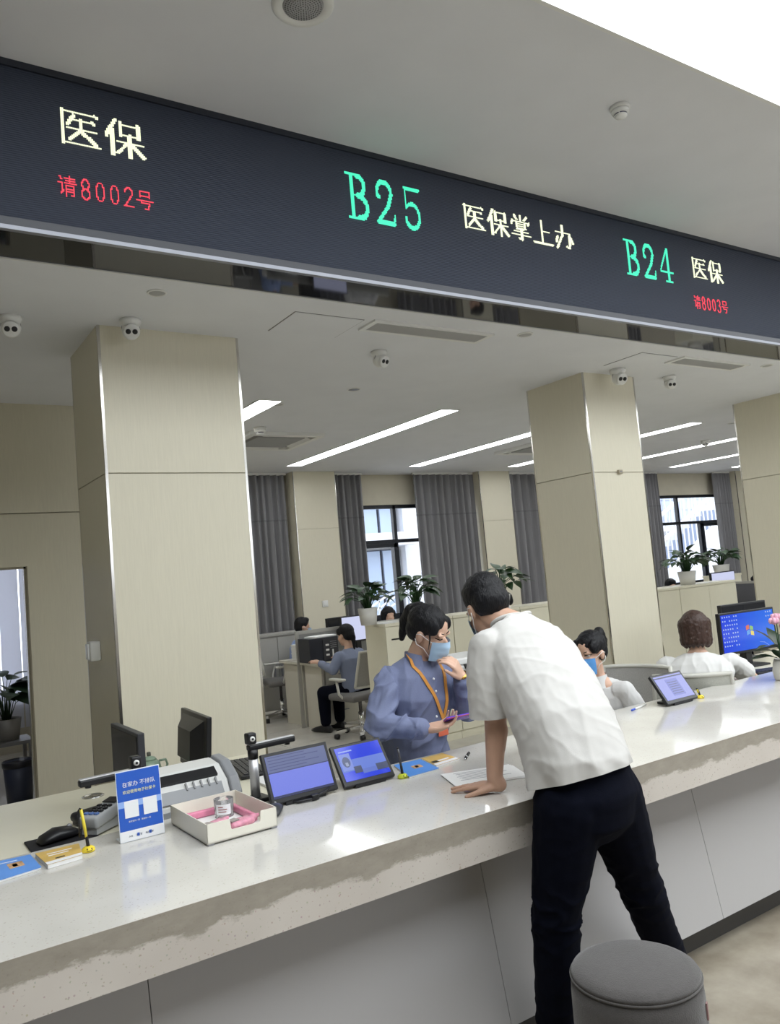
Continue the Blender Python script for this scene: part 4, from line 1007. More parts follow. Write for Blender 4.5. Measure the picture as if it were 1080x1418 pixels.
# document cameras
def doc_camera(lab, loc, ang, L, z=ZTOP, hp=.185, post=True):
    t = thing('document_camera', lab, 'document camera', (loc[0], loc[1], z), ang, 'document cameras on the ledge')
    bevel(obj('base', MB().box(-.05, .045, -.045, .04, 0, .014), BLACK, t), .004)
    obj('post', MB().lathe([(.018, .014), (.018, hp*.86)], n=20), mat('silver_post', (.62, .62, .64), .35, metal=.5), t)
    obj('collar', MB().lathe([(.0195, hp*.84), (.0195, hp+.004)], n=20), BLACK, t)
    ar = obj('arm', MB().rbox((L/2-.02, 0, hp+.012), (L, .030, .022), .006), BLACK, t)
    obj('arm_top', MB().rbox((L/2-.02, 0, hp+.0245), (L*.97, .024, .004), .0015), mat('silver_post', (.62, .62, .64), .35, metal=.5), ar)
    obj('lens', MB().lathe([(.010, hp-.006), (.012, hp+.004)], (L-.05, 0, 0), 14), BLACK, ar)
    hd = obj('side_camera', MB().rbox((-.006, 0, hp+.046), (.036, .036, .042), .006), BLACK, t)
    q = RZ(-ang) @ RX(PI/2)
    obj('lens_ring', MB().lathe([(.010, .0), (.010, .004), (.006, .005)], Vector((-.006, 0, hp+.046)) + RZ(-ang) @ Vector((0, -.018, 0)), 18, q), WHITEP, hd)
    obj('lens_glass', MB().lathe([(.0045, .0), (.0045, .0065)], Vector((-.006, 0, hp+.046)) + RZ(-ang) @ Vector((0, -.018, 0)), 14, q), BLACK, hd)
    return t
doc_camera('document camera with silver post beside the white tray', (1.222, 2.905), math.radians(4), .20)
doc_camera('document camera with low black arm behind the blue leaflet stand', (.775, 2.895), math.radians(183), .205)
doc_camera('document camera whose arm sticks out behind the leaning man', (2.86, 2.87), math.radians(6), .21)

# pen stands
def pen_stand(lab, loc, basecol, pen_m, lean, H=.13, face=True, clip=True):
    t = thing('pen_stand', lab, 'pen stand', (loc[0], loc[1], ZTOP), group='pen stands on the counter')
    b = obj('base', MB().lathe([(.020, 0), (.021, .004), (.019, .011), (.012, .016), (.002, .017)], n=28), mat(basecol[0], basecol[1], .3), t)
    if face:
        for sx in (-.007, .007): obj('eye', MB().sph((sx, -.0175, .0115), .0022, n=8, m=6), BLACK, b)
        obj('smile', MB().tube([(-.009, -.0195, .008), (-.004, -.021, .0055), (.004, -.021, .0055), (.009, -.0195, .008)], .0009, 5), BLACK, b)
    obj('socket', MB().cap((0, 0, .014), .0055, (lean*.03/H, 0, .045), .005), BLACK, t)
    obj('pen', MB().tube([(lean*.03/H, 0, .04), (lean*.6, 0, H*.65), (lean, 0, H)], [.0042, .0052, .0046], 10), pen_m, t)
    if clip:
        obj('pen_clip', MB().tube([(lean, 0, H), (lean-.004, 0, H+.004), (lean-.008, 0, H-.002), (lean-.008, 0, .05)], .0028, 8), BLACK, t)
    else:
        obj('pen_cap', MB().tube([(lean, 0, H), (lean*1.03, 0, H+.005)], .005, 8), BLACK, t)
YEL = ('smiley_yellow', S(238, 212, 60)); GRN = ('smiley_green', S(196, 205, 60))
pen_stand('yellow smiley pen stand with yellow pen in front of the leaflet stand', (.592, 2.80), YEL, mat('pen_yellow', S(232, 212, 70), .3), -.016, .135)
pen_stand('green smiley pen stand with black pen beside the blue booklet', (1.765, 2.72), GRN, mat('pen_black_silver', (.08, .08, .09), .2, metal=.4), -.012, .115, clip=False)
pen_stand('yellow smiley pen stand at the corner of the violet display', (3.735, 2.775), YEL, mat('pen_yellow', S(232, 212, 70), .3), -.02, .05, clip=False)

# booklets, papers, pen
def booklet(lab, pts, cover, z=ZTOP, thick=.006, decor=None, name='booklet'):
    c = sum((Vector((p[0], p[1], 0)) for p in pts), Vector())/4
    t = thing(name, lab, 'booklet', (c.x, c.y, z))
    P = [Vector((p[0], p[1], 0))-c for p in pts]
    up = Vector((0, 0, thick)); lf = Vector((0, 0, thick+.0012))
    obj('pages', MB().add([p*.985 for p in P]+[p*.985+up for p in P], [(3,2,1,0), (4,5,6,7), (0,1,5,4), (1,2,6,5), (2,3,7,6), (3,0,4,7)]), PAPER, t)
    obj('cover', MB().add([p+up for p in P]+[p+lf for p in P], [(3,2,1,0), (4,5,6,7), (0,1,5,4), (1,2,6,5), (2,3,7,6), (3,0,4,7)]), cover, t)
    if decor:
        for (u0, u1, v0, v1, m, nm) in decor:
            q = lambda u, v: (P[0]*(1-u)*(1-v)+P[1]*u*(1-v)+P[2]*u*v+P[3]*(1-u)*v)
            cs = [q(u0, v0), q(u1, v0), q(u1, v1), q(u0, v1)]
            obj(nm, MB().add([p+lf for p in cs]+[p+lf+Vector((0, 0, .0004)) for p in cs], [(4,5,6,7), (0,1,5,4), (1,2,6,5), (2,3,7,6), (3,0,4,7)]), m, t)
    return t
BKB = mat('booklet_blue', S(92, 148, 224), .35, noise=(8, .06)); OCH = mat('booklet_ochre', S(206, 172, 96), .45, noise=(20, .1))
PIC = mat('booklet_picture', S(190, 150, 110), .5, noise=(60, .4)); PICD = mat('booklet_picture_dark', S(60, 60, 50), .5)
booklet('blue booklet at the left edge of the counter', ((.27, 2.70), (.44, 2.735), (.435, 2.90), (.26, 2.92)), BKB, decor=[(.55, .80, .40, .70, PIC, 'picture'), (.62, .70, .45, .62, PICD, 'picture_figure'), (.35, .75, .80, .83, WPR, 'title')])
booklet('ochre leaflet with torn white border beside the mouse', ((.455, 2.72), (.560, 2.735), (.578, 2.870), (.445, 2.875)), OCH, z=ZTOP, thick=.012, decor=[(.0, 1.0, .0, .18, WPR, 'white_border'), (.2, .7, .55, .60, WPR, 'text_line'), (.2, .8, .70, .75, WPR, 'text_line'), (.3, .55, .25, .32, PICD, 'picture')])
booklet('blue booklet in front of the woman in the blue shirt', ((1.775, 2.69), (1.93, 2.70), (1.975, 2.895), (1.845, 2.905)), BKB, decor=[(.4, .72, .4, .62, PIC, 'picture'), (.50, .60, .44, .58, PICD, 'picture_figure')])
booklet('ochre leaflet right of the blue booklet near the woman', ((1.95, 2.745), (2.085, 2.765), (2.10, 2.905), (1.985, 2.90)), OCH, decor=[(.0, 1.0, .0, .2, WPR, 'white_border'), (.25, .8, .30, .42, WPR, 'picture'), (.05, .3, .25, .45, PICD, 'picture')])
pp = thing('paper_form', 'printed white paper form under the man\'s hand', 'paper', (1.985, 2.475, ZTOP))
for k in range(3):
    a = math.radians(-24+k*1.3)
    obj('sheet', MB().cbox((-.003*k, .004*k, .0008+.0016*k), (.285, .20, .0014), RZ(math.radians(-23)+.02*k)), PAPER, pp)
for k in range(7):
    obj('text_line', MB().cbox(RZ(math.radians(-22)) @ Vector((.0-.01*(k % 3), .07-.018*k, 0)) + Vector((-.006, .008, .0050)), (.20-.03*(k % 3), .0035, .0004), RZ(math.radians(-22))), mat('print_grey', S(140, 140, 150), .8), pp)
pn = thing('pen', 'black pen lying on the counter above the paper form', 'pen', (2.14, 2.78, ZTOP), math.radians(42))
obj('barrel', MB().tube([(-.05, 0, .006), (.045, 0, .006)], .0058, 10), BLACK, pn); obj('tip', MB().tube([(-.05, 0, .006), (-.064, 0, .006)], [.005, .0015], 8), CHROME, pn)
obj('grip_ring', MB().tube([(-.03, 0, .006), (-.022, 0, .006)], .0064, 10), CHROME, pn); obj('clip', MB().box(.0, .04, -.002, .002, .011, .014), BLACK, pn)
pn = thing('pen', 'blue tipped white pen lying behind the violet display', 'pen', (3.33, 2.86, ZTOP), math.radians(15))
obj('barrel', MB().tube([(-.03, 0, .006), (.1, 0, .006)], .005, 10), WHITEP, pn); obj('cap', MB().tube([(-.03, 0, .006), (-.065, 0, .006)], .0055, 8), mat('pen_blue', S(60, 90, 200), .3), pn)

# mice
def mouse(lab, loc, rz, sc=1.0, m=BLACK):
    t = thing('computer_mouse', lab, 'mouse', loc, rz); t.scale = (sc,)*3
    obj('shell', MB().loft([((0, -.055, .006), (.018, 0, 0), (0, 0, .006)), ((0, -.045, .012), (.028, 0, 0), (0, 0, .012)), ((0, -.01, .018), (.031, 0, 0), (0, 0, .018)), ((0, .03, .015), (.029, 0, 0), (0, 0, .015)), ((0, .052, .009), (.020, 0, 0), (0, 0, .008))], 18), m, t)
    obj('wheel', MB().lathe([(.007, -.003), (.007, .003)], (0, .03, .028), 12, RY(PI/2)), GREYP, t)
    return t
mouse('dark mouse beside the wider customer display', (1.193, 2.685, ZTOP), math.radians(-35), 1.0, DARKGREY)
pd = tag(bevel(obj('mouse_pad', MB().box(.50, .74, 3.10, 3.47, .751, .757), mat('pad_black', (.015, .015, .018), .7)), .003), 'black mouse pad on the left staff desk', 'mouse pad')
mouse('black mouse on the pad behind the ochre leaflet', (.61, 3.375, .758), math.radians(-75), 1.4)
# card terminal
tm_ = thing('card_terminal', 'silver keypad card terminal behind the yellow pen stand', 'terminal', (.785, 3.40, .758), math.radians(-52))
TMG = mat('terminal_silver', S(176, 178, 180), .35)
obj('case', MB().rbox((0, 0, .055), (.085, .2, .05), .012, RX(.12)), TMG, tm_); obj('foot', MB().box(-.035, .035, -.09, .09, 0, .04), TMG, tm_)
obj('display', MB().cbox((0, .055, .092), (.06, .05, .004), RX(.12)), BLACK, tm_)
for i in range(3):
    for j in range(4): obj('key', MB().rbox((-.024+.024*i, .005-.026*j, .0835-.003*j), (.018, .016, .008), .003, RX(.12)), BLACK if j < 3 else mat('key_blue', S(90, 120, 180), .4), tm_)
sb = tag(obj('phone_handset', MB().rbox((.765, 3.56, .785), (.15, .06, .04), .018, RZ(.3)).rbox((.765, 3.56, .762), (.13, .05, .02), .008, RZ(.3)), BLACK), 'black rounded handset lying beside the leaflet stand', 'handset')

# passbook printer behind the tray
pb = thing('passbook_printer', 'white and grey flatbed printer on the left staff desk behind the tray', 'printer', (1.0, 3.22, .7515))
PW = mat('printer_white', S(214, 214, 212), .35); PG = mat('printer_grey', S(140, 142, 146), .4)
def prof(y0, y1): return None
pts = [(-.13, .0), (-.13, .10), (-.10, .155), (-.02, .205), (.08, .215), (.14, .16), (.14, 0)]
bevel(obj('body', MB().prism([(y, z) for y, z in pts], -.11, .20, lambda u, v, d: Vector((d, u, v))), PW, pb), .012, 3)
pts2 = [(-.135, .0), (-.135, .105), (-.103, .162), (-.02, .212), (.08, .222), (.146, .165), (.146, 0)]
bevel(obj('side_cheek', MB().prism(pts2,   .20, .245, lambda u, v, d: Vector((d, u, v))), PG, pb), .01, 3)
bevel(obj('side_cheek', MB().prism(pts2, -.135, -.11, lambda u, v, d: Vector((d, u, v))), PG, pb), .01, 3)
Mx = Matrix.Rotation(math.radians(32), 3, 'X')
obj('paper_slot', MB().cbox((.03, -.062, .185), (.27, .045, .012), Mx), BLACK, pb)
obj('feed_tray', MB().cbox((.04, -.118, .131), (.26, .05, .006), RX(math.radians(55))), PG, pb)
obj('lower_cover', MB().box(-.10, .19, -.137, -.13, .0, .085), PG, pb)
for k in range(5): obj('guide_fin', MB().cbox((.03+.03*k, -.1, .155), (.006, .03, .016), RX(math.radians(50))), GREYP, pb)
# monitors seen from the side
monitor('monitor', 'dark monitor turned edge-on behind the leaflet stand', (.93, 3.60, .7515), math.radians(-90), .42, .24, SCR_OFF, .105, .03, back=False, group='staff monitors at the left desk', frame=DARKGREY)
monitor('monitor', 'black monitor showing its back on the left staff desk', (1.36, 3.90, .7515), math.radians(86), .46, .27, SCR_OFF, .045, .025, back=True, tilt=-.08, group='staff monitors at the left desk')
kb = thing('keyboard', 'black keyboard at the right end of the left staff desk', 'keyboard', (1.58, 3.85, .751), math.radians(80))
obj('board', MB().rbox((0, 0, .01), (.4, .14, .018), .005), BLACK, kb)
for j in range(4): 
    for i in range(12): obj('key', MB().box(-.185+.031*i, -.185+.031*i+.026, -.055+.028*j, -.055+.028*j+.023, .019, .024), DARKGREY, kb)
tag(obj('note_pad', MB().box(1.50, 1.66, 3.42, 3.62, .751, .762), PAPER), 'small white notepad near the keyboard at left', 'notepad')
tp = thing('teapot', 'small pale green teapot behind the leaflet stand', 'teapot', (1.17, 4.08, .7515))
TG = mat('celadon', S(150, 172, 150), .25)
obj('belly', MB().lathe([(.03, 0), (.05, .02), (.058, .05), (.05, .085), (.03, .10)], n=24), TG, tp); obj('lid', MB().lathe([(.036, .098), (.03, .108), (.01, .116), (.002, .117)], n=20), TG, tp)
obj('knob', MB().rbox((0, 0, .126), (.018, .018, .02), .004), mat('knob_dark', S(90, 90, 80), .4), tp)
obj('handle', MB().tube([(.05, 0, .085), (.082, 0, .085), (.09, 0, .06), (.075, 0, .03), (.052, 0, .025)], .006, 8), TG, tp)
obj('spout', MB().tube([(-.05, 0, .03), (-.075, 0, .06), (-.088, 0, .09)], [.012, .009, .006], 8), TG, tp)

# right staff desk
SCW = screen_mat('desktop_blue', S(22, 60, 214), .85, S(40, 110, 226), 'X')
wm = monitor('monitor', 'monitor with a blue desktop and coloured window emblem at right', (5.50, 3.60, .75), math.radians(-8), .57, .305, SCW, .105, group='staff monitors at the right desk')
def winlogo(t):
    z0 = .105+.1525; ic = em('icon_pale', S(170, 190, 240), .75)
    cols = (S(226, 120, 90), S(150, 200, 120), S(110, 170, 240), S(240, 220, 120))
    for q, (sx, sz) in enumerate(((-1, 1), (1, 1), (-1, -1), (1, -1))):
        def g(u, v): return Vector((.008 + sx*(.0035+.033*u) + (.004 if sz < 0 else 0), -.0040, z0 + sz*(.003+.031*v) + .008*math.sin((sx*u+1)*1.6) - .004*sx))
        obj('emblem_pane', MB().grid(g, 6, 3, False), em('emblem_%d' % q, cols[q], .75), t)
    for i in range(7):
        for j in range(8):
            if (i*5+j*3) % 7 != 6: obj('icon', MB().box(-.262+.0235*i, -.262+.0235*i+.010, -.0042, -.003, z0+.118-.030*j, z0+.118-.030*j+.010), ic, t)
    for i in range(3):
        for j in range(2): obj('icon', MB().box(.19+.024*i, .20+.024*i, -.0042, -.003, z0+.118-.03*j, z0+.128-.03*j), ic, t)
    obj('light_swoosh', MB().tube([(.10, -.0036, z0-.09), (.15, -.0036, z0-.098), (.20, -.0036, z0-.13)], .0012, 5), ic, t)
winlogo(wm)
monitor('monitor', 'black monitor standing behind the blue desktop monitor', (5.85, 3.85, .75), math.radians(-8), .5, .30, SCR_OFF, .14, group='staff monitors at the right desk')
kb = thing('keyboard', 'black keyboard in front of the blue desktop monitor', 'keyboard', (5.32, 3.30, .751), math.radians(-20))
obj('board', MB().rbox((0, 0, .01), (.42, .14, .018), .005), BLACK, kb)
for j in range(4):
    for i in range(12): obj('key', MB().box(-.195+.032*i, -.168+.032*i, -.055+.028*j, -.032+.028*j, .019, .024), DARKGREY, kb)
papers('small stack of papers under the blue desktop monitor', (5.25, 3.62, .751), .1, .16, .12, 6)
# flower vase at the right edge
vs_ = thing('flower_vase', 'white vase with dark leaves and pink flowers at the right edge', 'vase', (4.44, 2.72, ZTOP))
obj('vase_body', MB().lathe([(.045, 0), (.05, .01), (.056, .05), (.048, .10), (.040, .12), (.036, .12), (.04, .05), (.002, .02)], n=28), POTW, vs_)
lm_ = leaf_mesh(.16, .045); lm_.materials.append(LEAFD)
rnd = random.Random(4)
for k in range(11):
    a = 2*PI*k*.382+2.6; o = bpy.data.objects.new('leaf', lm_); COL.objects.link(o); o.parent = vs_
    z = .10+.10*rnd.random(); o.location = (.02*math.cos(a), .02*math.sin(a), z); o.rotation_euler = (rnd.uniform(.2, 1.1), rnd.uniform(-.4, .4), a-PI/2)
for k in range(3):
    x, y, z = (-.03, 0, .34), (.01, .01, .36), (.04, -.02, .31)
    p = (x, y, z)[k]
    obj('stem', MB().tube([(0, 0, .1), (p[0]*.5, p[1]*.5, .22), p], .003, 5), LEAFG, vs_)
    fl = obj('flower', MB().sph(p, (.016, .016, .022), n=10, m=8), mat('petal_pink', S(225, 170, 190), .5), vs_)
    for q in range(5):
        a = 2*PI*q/5; obj('petal', MB().sph(Vector(p)+Vector((.018*math.cos(a), .018*math.sin(a), .002)), (.013, .013, .018), n=8, m=6), MATS['petal_pink'], fl)

# ================================================================== PEOPLE
from mathutils.bvhtree import BVHTree
def remesh(mb, voxel, smooth=4, disp=None, name='m'):
    """one continuous surface from overlapping volumes"""
    me = mb.mesh(name); o = bpy.data.objects.new('tmp', me); COL.objects.link(o)
    md = o.modifiers.new('r', 'REMESH'); md.mode = 'VOXEL'; md.voxel_size = voxel; md.adaptivity = 0
    if smooth:
        s = o.modifiers.new('s', 'SMOOTH'); s.iterations = smooth; s.factor = .5
    bpy.context.view_layer.update()
    out = bpy.data.meshes.new_from_object(o.evaluated_get(bpy.context.evaluated_depsgraph_get()))
    bpy.data.objects.remove(o); bpy.data.meshes.remove(me)
    if disp:
        ns = [v.normal.copy() for v in out.vertices]
        for v, n in zip(out.vertices, ns): v.co = v.co + n*disp(v.co, n)
        out.update()
    out.polygons.foreach_set('use_smooth', [True]*len(out.polygons)); out.name = name
    out.materials.clear()
    return out
def folds(axis, amp, f_long=2.0, f_cross=14.0, seed=0, second=None):
    """long soft creases running along axis"""
    a = Vector(axis).normalized(); b = a.orthogonal().normalized(); c = a.cross(b)
    off = Vector((seed*3.1, seed*1.7, seed*.9))
    def d(p, n):
        q = Vector((p.dot(a)*f_long, p.dot(b)*f_cross, p.dot(c)*f_cross)) + off
        w = noise.noise(q); w2 = noise.noise(q*2.1+Vector((5, 3, 1)))
        r = 1-abs(w)*2.2
        return amp*(.8*(r if r > 0 else 0)**2 + .35*w2 - .3)
    return d
SKIN = mat('skin', S(190, 152, 130), .5, noise=(25, .05)); SKIN2 = mat('skin_light', S(204, 166, 144), .5, noise=(25, .05))
HAIR = mat('hair_black', (.006, .006, .008), .5, spec=.3, noise=(40, .4), bump=(30, .5), stretch=(6, 6, 1)); HAIRB = mat('hair_brown', S(62, 42, 34), .38, noise=(40, .3), bump=(40, .5), stretch=(6, 6, 1))
TEE = mat('tee_white', S(200, 198, 195), .85, bump=(500, .12)); NAVY = mat('trousers_navy', S(8, 11, 24), .9, spec=.12, bump=(300, .15))
BLUESH = mat('shirt_blue', S(116, 124, 156), .75, noise=(300, .06), bump=(400, .12)); SKYSH = mat('shirt_sky', S(150, 170, 215), .75)
WSH = mat('shirt_white', S(206, 205, 204), .8, bump=(400, .1)); GREYSH = mat('shirt_grey_blue', S(120, 128, 150), .8)
MASK = mat('mask_blue', S(168, 196, 222), .7); MASKB = mat('mask_bright_blue', S(92, 156, 222), .7); STRAP = mat('mask_strap', S(225, 225, 225), .6)
SHOE = mat('shoe_black', (.012, .012, .014), .35)

def head_frame(fwd_, up=(0, 0, 1)):
    F = Vector(fwd_).normalized(); U = Vector(up); U = (U - F*U.dot(F)).normalized(); R = F.cross(U)
    return Matrix((R, F, U)).transposed()          # columns: right, forward, up
def head_skin(mb, c, M, k=1.0, neck=None, nr=.052):
    c = Vector(c); P = lambda x, y, z: c + M @ (Vector((x, y, z))*k)
    mb.sph(P(0, -.012, .035), [v*k for v in (.073, .092, .082)], M, 20, 14)
    mb.sph(P(0, .030, -.035), [v*k for v in (.060, .060, .078)], M, 20, 14)
    mb.sph(P(0, .050, -.086), [v*k for v in (.036, .036, .026)], M)
    mb.cap(P(0, .088, .0), .008*k, P(0, .103, -.028), .012*k)
    for s in (-1, 1):
        mb.sph(P(s*.074, -.010, -.012), [v*k for v in (.010, .020, .030)], M @ RY(s*.15))
        mb.sph(P(s*.034, .074, .022), [v*k for v in (.022, .012, .010)], M, 10, 8)
        mb.sph(P(s*.035, .066, -.03), [v*k for v in (.024, .016, .024)], M, 10, 8)
    if neck is not None:
        mb.cap(P(0, -.022, -.05), nr*.95*k, Vector(neck), nr*1.1*k)
def hair_short(c, M, k=1.0):
    mb = MB(); c = Vector(c); P = lambda x, y, z: c + M @ (Vector((x, y, z))*k)
    mb.sph(P(0, -.022, .050), [v*k for v in (.083, .096, .086)], M, 20, 14)
    mb.sph(P(0, -.050, .005), [v*k for v in (.078, .068, .070)], M, 20, 14)
    mb.sph(P(0, .035, .095), [v*k for v in (.06, .045, .035)], M)
    return mb
def hair_tied(c, M, k=1.0, tail=None, tail_r=(.026, .030, .022, .006)):
    mb = MB(); c = Vector(c); P = lambda x, y, z: c + M @ (Vector((x, y, z))*k)
    mb.sph(P(0, -.024, .046), [v*k for v in (.082, .098, .084)], M, 22, 16)
    mb.sph(P(0, -.055, .0), [v*k for v in (.076, .062, .066)], M, 20, 14)
    for s in (-1, 1): mb.sph(P(s*.060, .030, .050), [v*k for v in (.022, .04, .04)], M)
    if tail:
        pts = [P(*t) for t in tail]
        for i in range(len(pts)-1): mb.cap(pts[i], tail_r[i], pts[i+1], tail_r[i+1])
    return mb
def hair_bob(c, M, k=1.0):
    mb = MB(); c = Vector(c); P = lambda x, y, z: c + M @ (Vector((x, y, z))*k)
    mb.sph(P(0, -.022, .045), [v*k for v in (.086, .100, .084)], M, 22, 16)
    for a in range(-5, 6):
        t = a/5*2.0; x = math.sin(t)*.072; y = -.02-math.cos(t)*.072
        mb.cap(P(x, y, .04), .036*k, P(x*1.06, y*1.04, -.085), .028*k); mb.cap(P(x*1.1, y*1.06, -.085), .022*k, P(x*1.0, y, -.115), .010*k)
    return mb
def add_mask(root, c, M, m, k=1.0):
    c = Vector(c); P = lambda x, y, z: c + M @ (Vector((x, y, z))*k)
    def f(off):
        def g(u, v):
            ph = (u-.5)*2*1.20; z = -.098+.094*v
            b = .066+.016*math.sin(PI*min(1, max(0, v*.9)))*math.exp(-(ph/.55)**2) + .004
            fold = .0014*math.sin(v*PI*6)
            return P((.069+off)*math.sin(ph)*(1-.12*(1-v)**2), .030+(b+off+fold)*math.cos(ph), z - .010*(1-math.cos(ph)))
        return g
    o = obj('face_mask', MB().grid(f(.003), 25, 13).grid(f(0), 25, 13), m, root, world=True)
    for s in (-1, 1):
        st_ = MB()
        st_.tube([P(s*.063, .055, -.016), P(s*.072, .028, -.006), P(s*.083, -.004, .008), P(s*.085, -.024, .0)], .0016, 5)
        st_.tube([P(s*.056, .052, -.085), P(s*.070, .022, -.055), P(s*.082, -.012, -.045), P(s*.085, -.024, -.020)], .0016, 5)
        obj('ear_loop', st_, STRAP, o, world=True)
    return o
def add_eyes(root, c, M, k=1.0, closed=False, bm_=None):
    c = Vector(c)
    wm_ = bm_.matrix_basis; off = Vector(root.location)
    tree = BVHTree.FromPolygons([v.co + off for v in bm_.data.vertices], [tuple(p.vertices) for p in bm_.data.polygons])
    def P(x, y, z):
        o = c + M @ (Vector((x, .25, z))*k); h = tree.ray_cast(o, -(M @ Vector((0, 1, 0))))
        s = h[0] if h[0] is not None else c + M @ (Vector((x, y, z))*k)
        return s + M @ Vector((0, (y-.088)*.35, 0))
    for s in (-1, 1):
        if closed:
            obj('eye', MB().tube([P(s*.018, .091, .004), P(s*.030, .090, .000), P(s*.044, .080, .004)], .0028, 6), HAIR, root, world=True)
        else:
            e = obj('eye', MB().sph(P(s*.031, .080, .006), [v*k for v in (.014, .007, .0065)], M, 12, 8), mat('eye_white', (.7, .7, .7), .2), root, world=True)
            obj('iris', MB().sph(P(s*.031, .087, .006), [v*k for v in (.006, .004, .006)], M, 10, 8), mat('iris_dark', (.01, .007, .005), .1), e, world=True)
            obj('eyelash', MB().tube([P(s*.016, .090, .008), P(s*.031, .0915, .014), P(s*.047, .080, .008)], .0022, 6), HAIR, root, world=True)
        obj('eyebrow', MB().tube([P(s*.014, .092, .026), P(s*.032, .090, .031), P(s*.052, .074, .026)], [.0022, .003, .0015], 6), HAIR, root, world=True)
def hand(mb, w, d, n, side, curl=(.3, .3, .3, .3), spread=.06, thumb=(.5, .3), k=1.0, tc=.5):
    """wrist w, finger direction d, back-of-hand normal n, side=+1 thumb towards n x d"""
    w = Vector(w); d = Vector(d).normalized(); n = Vector(n); n = (n - d*n.dot(d)).normalized(); s = n.cross(d)*side
    L = .088*k
    mb.loft([(w-d*.01, s*.026*k, n*.020*k), (w+d*L*.35, s*.036*k, n*.0165*k), (w+d*L*.8, s*.040*k, n*.0145*k), (w+d*L, s*.038*k, n*.011*k)], 16, 2.6)
    lens = ((.040, .024, .020), (.045, .028, .021), (.042, .026, .020), (.033, .020, .018))
    for i in range(4):
        o = 1.5-i; b = w + d*(L*(.96 - .03*abs(o-.5))) + s*(.0205*o*k)
        ang = 0; p = b; dd0 = (d + s*spread*o).normalized()
        r = .0092*k if i < 3 else .0080*k
        for j, l in enumerate(lens[i]):
            ang += curl[i]*(.75, 1.0, .7)[j]
            dd = dd0*math.cos(ang) - n*math.sin(ang)
            q = p + dd*l*k; mb.cap(p, r*(1-.08*j), q, r*(1-.08*(j+1)), 10); p = q
    b = w + d*L*.22 + s*.026*k
    t1 = (d*math.cos(thumb[0]) + s*math.sin(thumb[0]) - n*thumb[1]).normalized()
    q = b + t1*.042*k; mb.cap(b, .015*k, q, .0115*k, 10)
    t2 = (t1*math.cos(tc) + (d*.8 - s*.3 - n*.4).normalized()*math.sin(tc)).normalized()
    q2 = q + t2*.030*k; mb.cap(q, .011*k, q2, .010*k, 10); mb.cap(q2, .010*k, q2+t2*.020*k, .0085*k, 10)
def limb(mb, pts, rs, n=14):
    for i in range(len(pts)-1): mb.cap(pts[i], rs[i], pts[i+1], rs[i+1], n)
def sections(ctrs, lat, hw, hd):
    out = []; C = [Vector(c) for c in ctrs]
    for i, c in enumerate(C):
        t = (C[min(i+1, len(C)-1)] - C[max(i-1, 0)]).normalized()
        l = Vector(lat[i]) if isinstance(lat, list) else Vector(lat)
        u = (l - t*l.dot(t)).normalized(); v = t.cross(u)
        out.append((c, u*hw[i], v*hd[i]))
    return out
def foot(mb, a, d, k=1.0):
    a = Vector(a); d = Vector(d); d.z = 0; d.normalize(); s = Vector((0, 0, 1)).cross(d); U = Vector((0, 0, 1))
    g = Vector((a.x, a.y, 0))
    mb.loft([(g-d*.06+U*.035, s*.030, U*.032), (g-d*.02+U*.04, s*.036, U*.038), (g+d*.07+U*.035, s*.042, U*.033), (g+d*.14+U*.026, s*.044, U*.025), (g+d*.19+U*.02, s*.028, U*.016)], 16, 2.4)

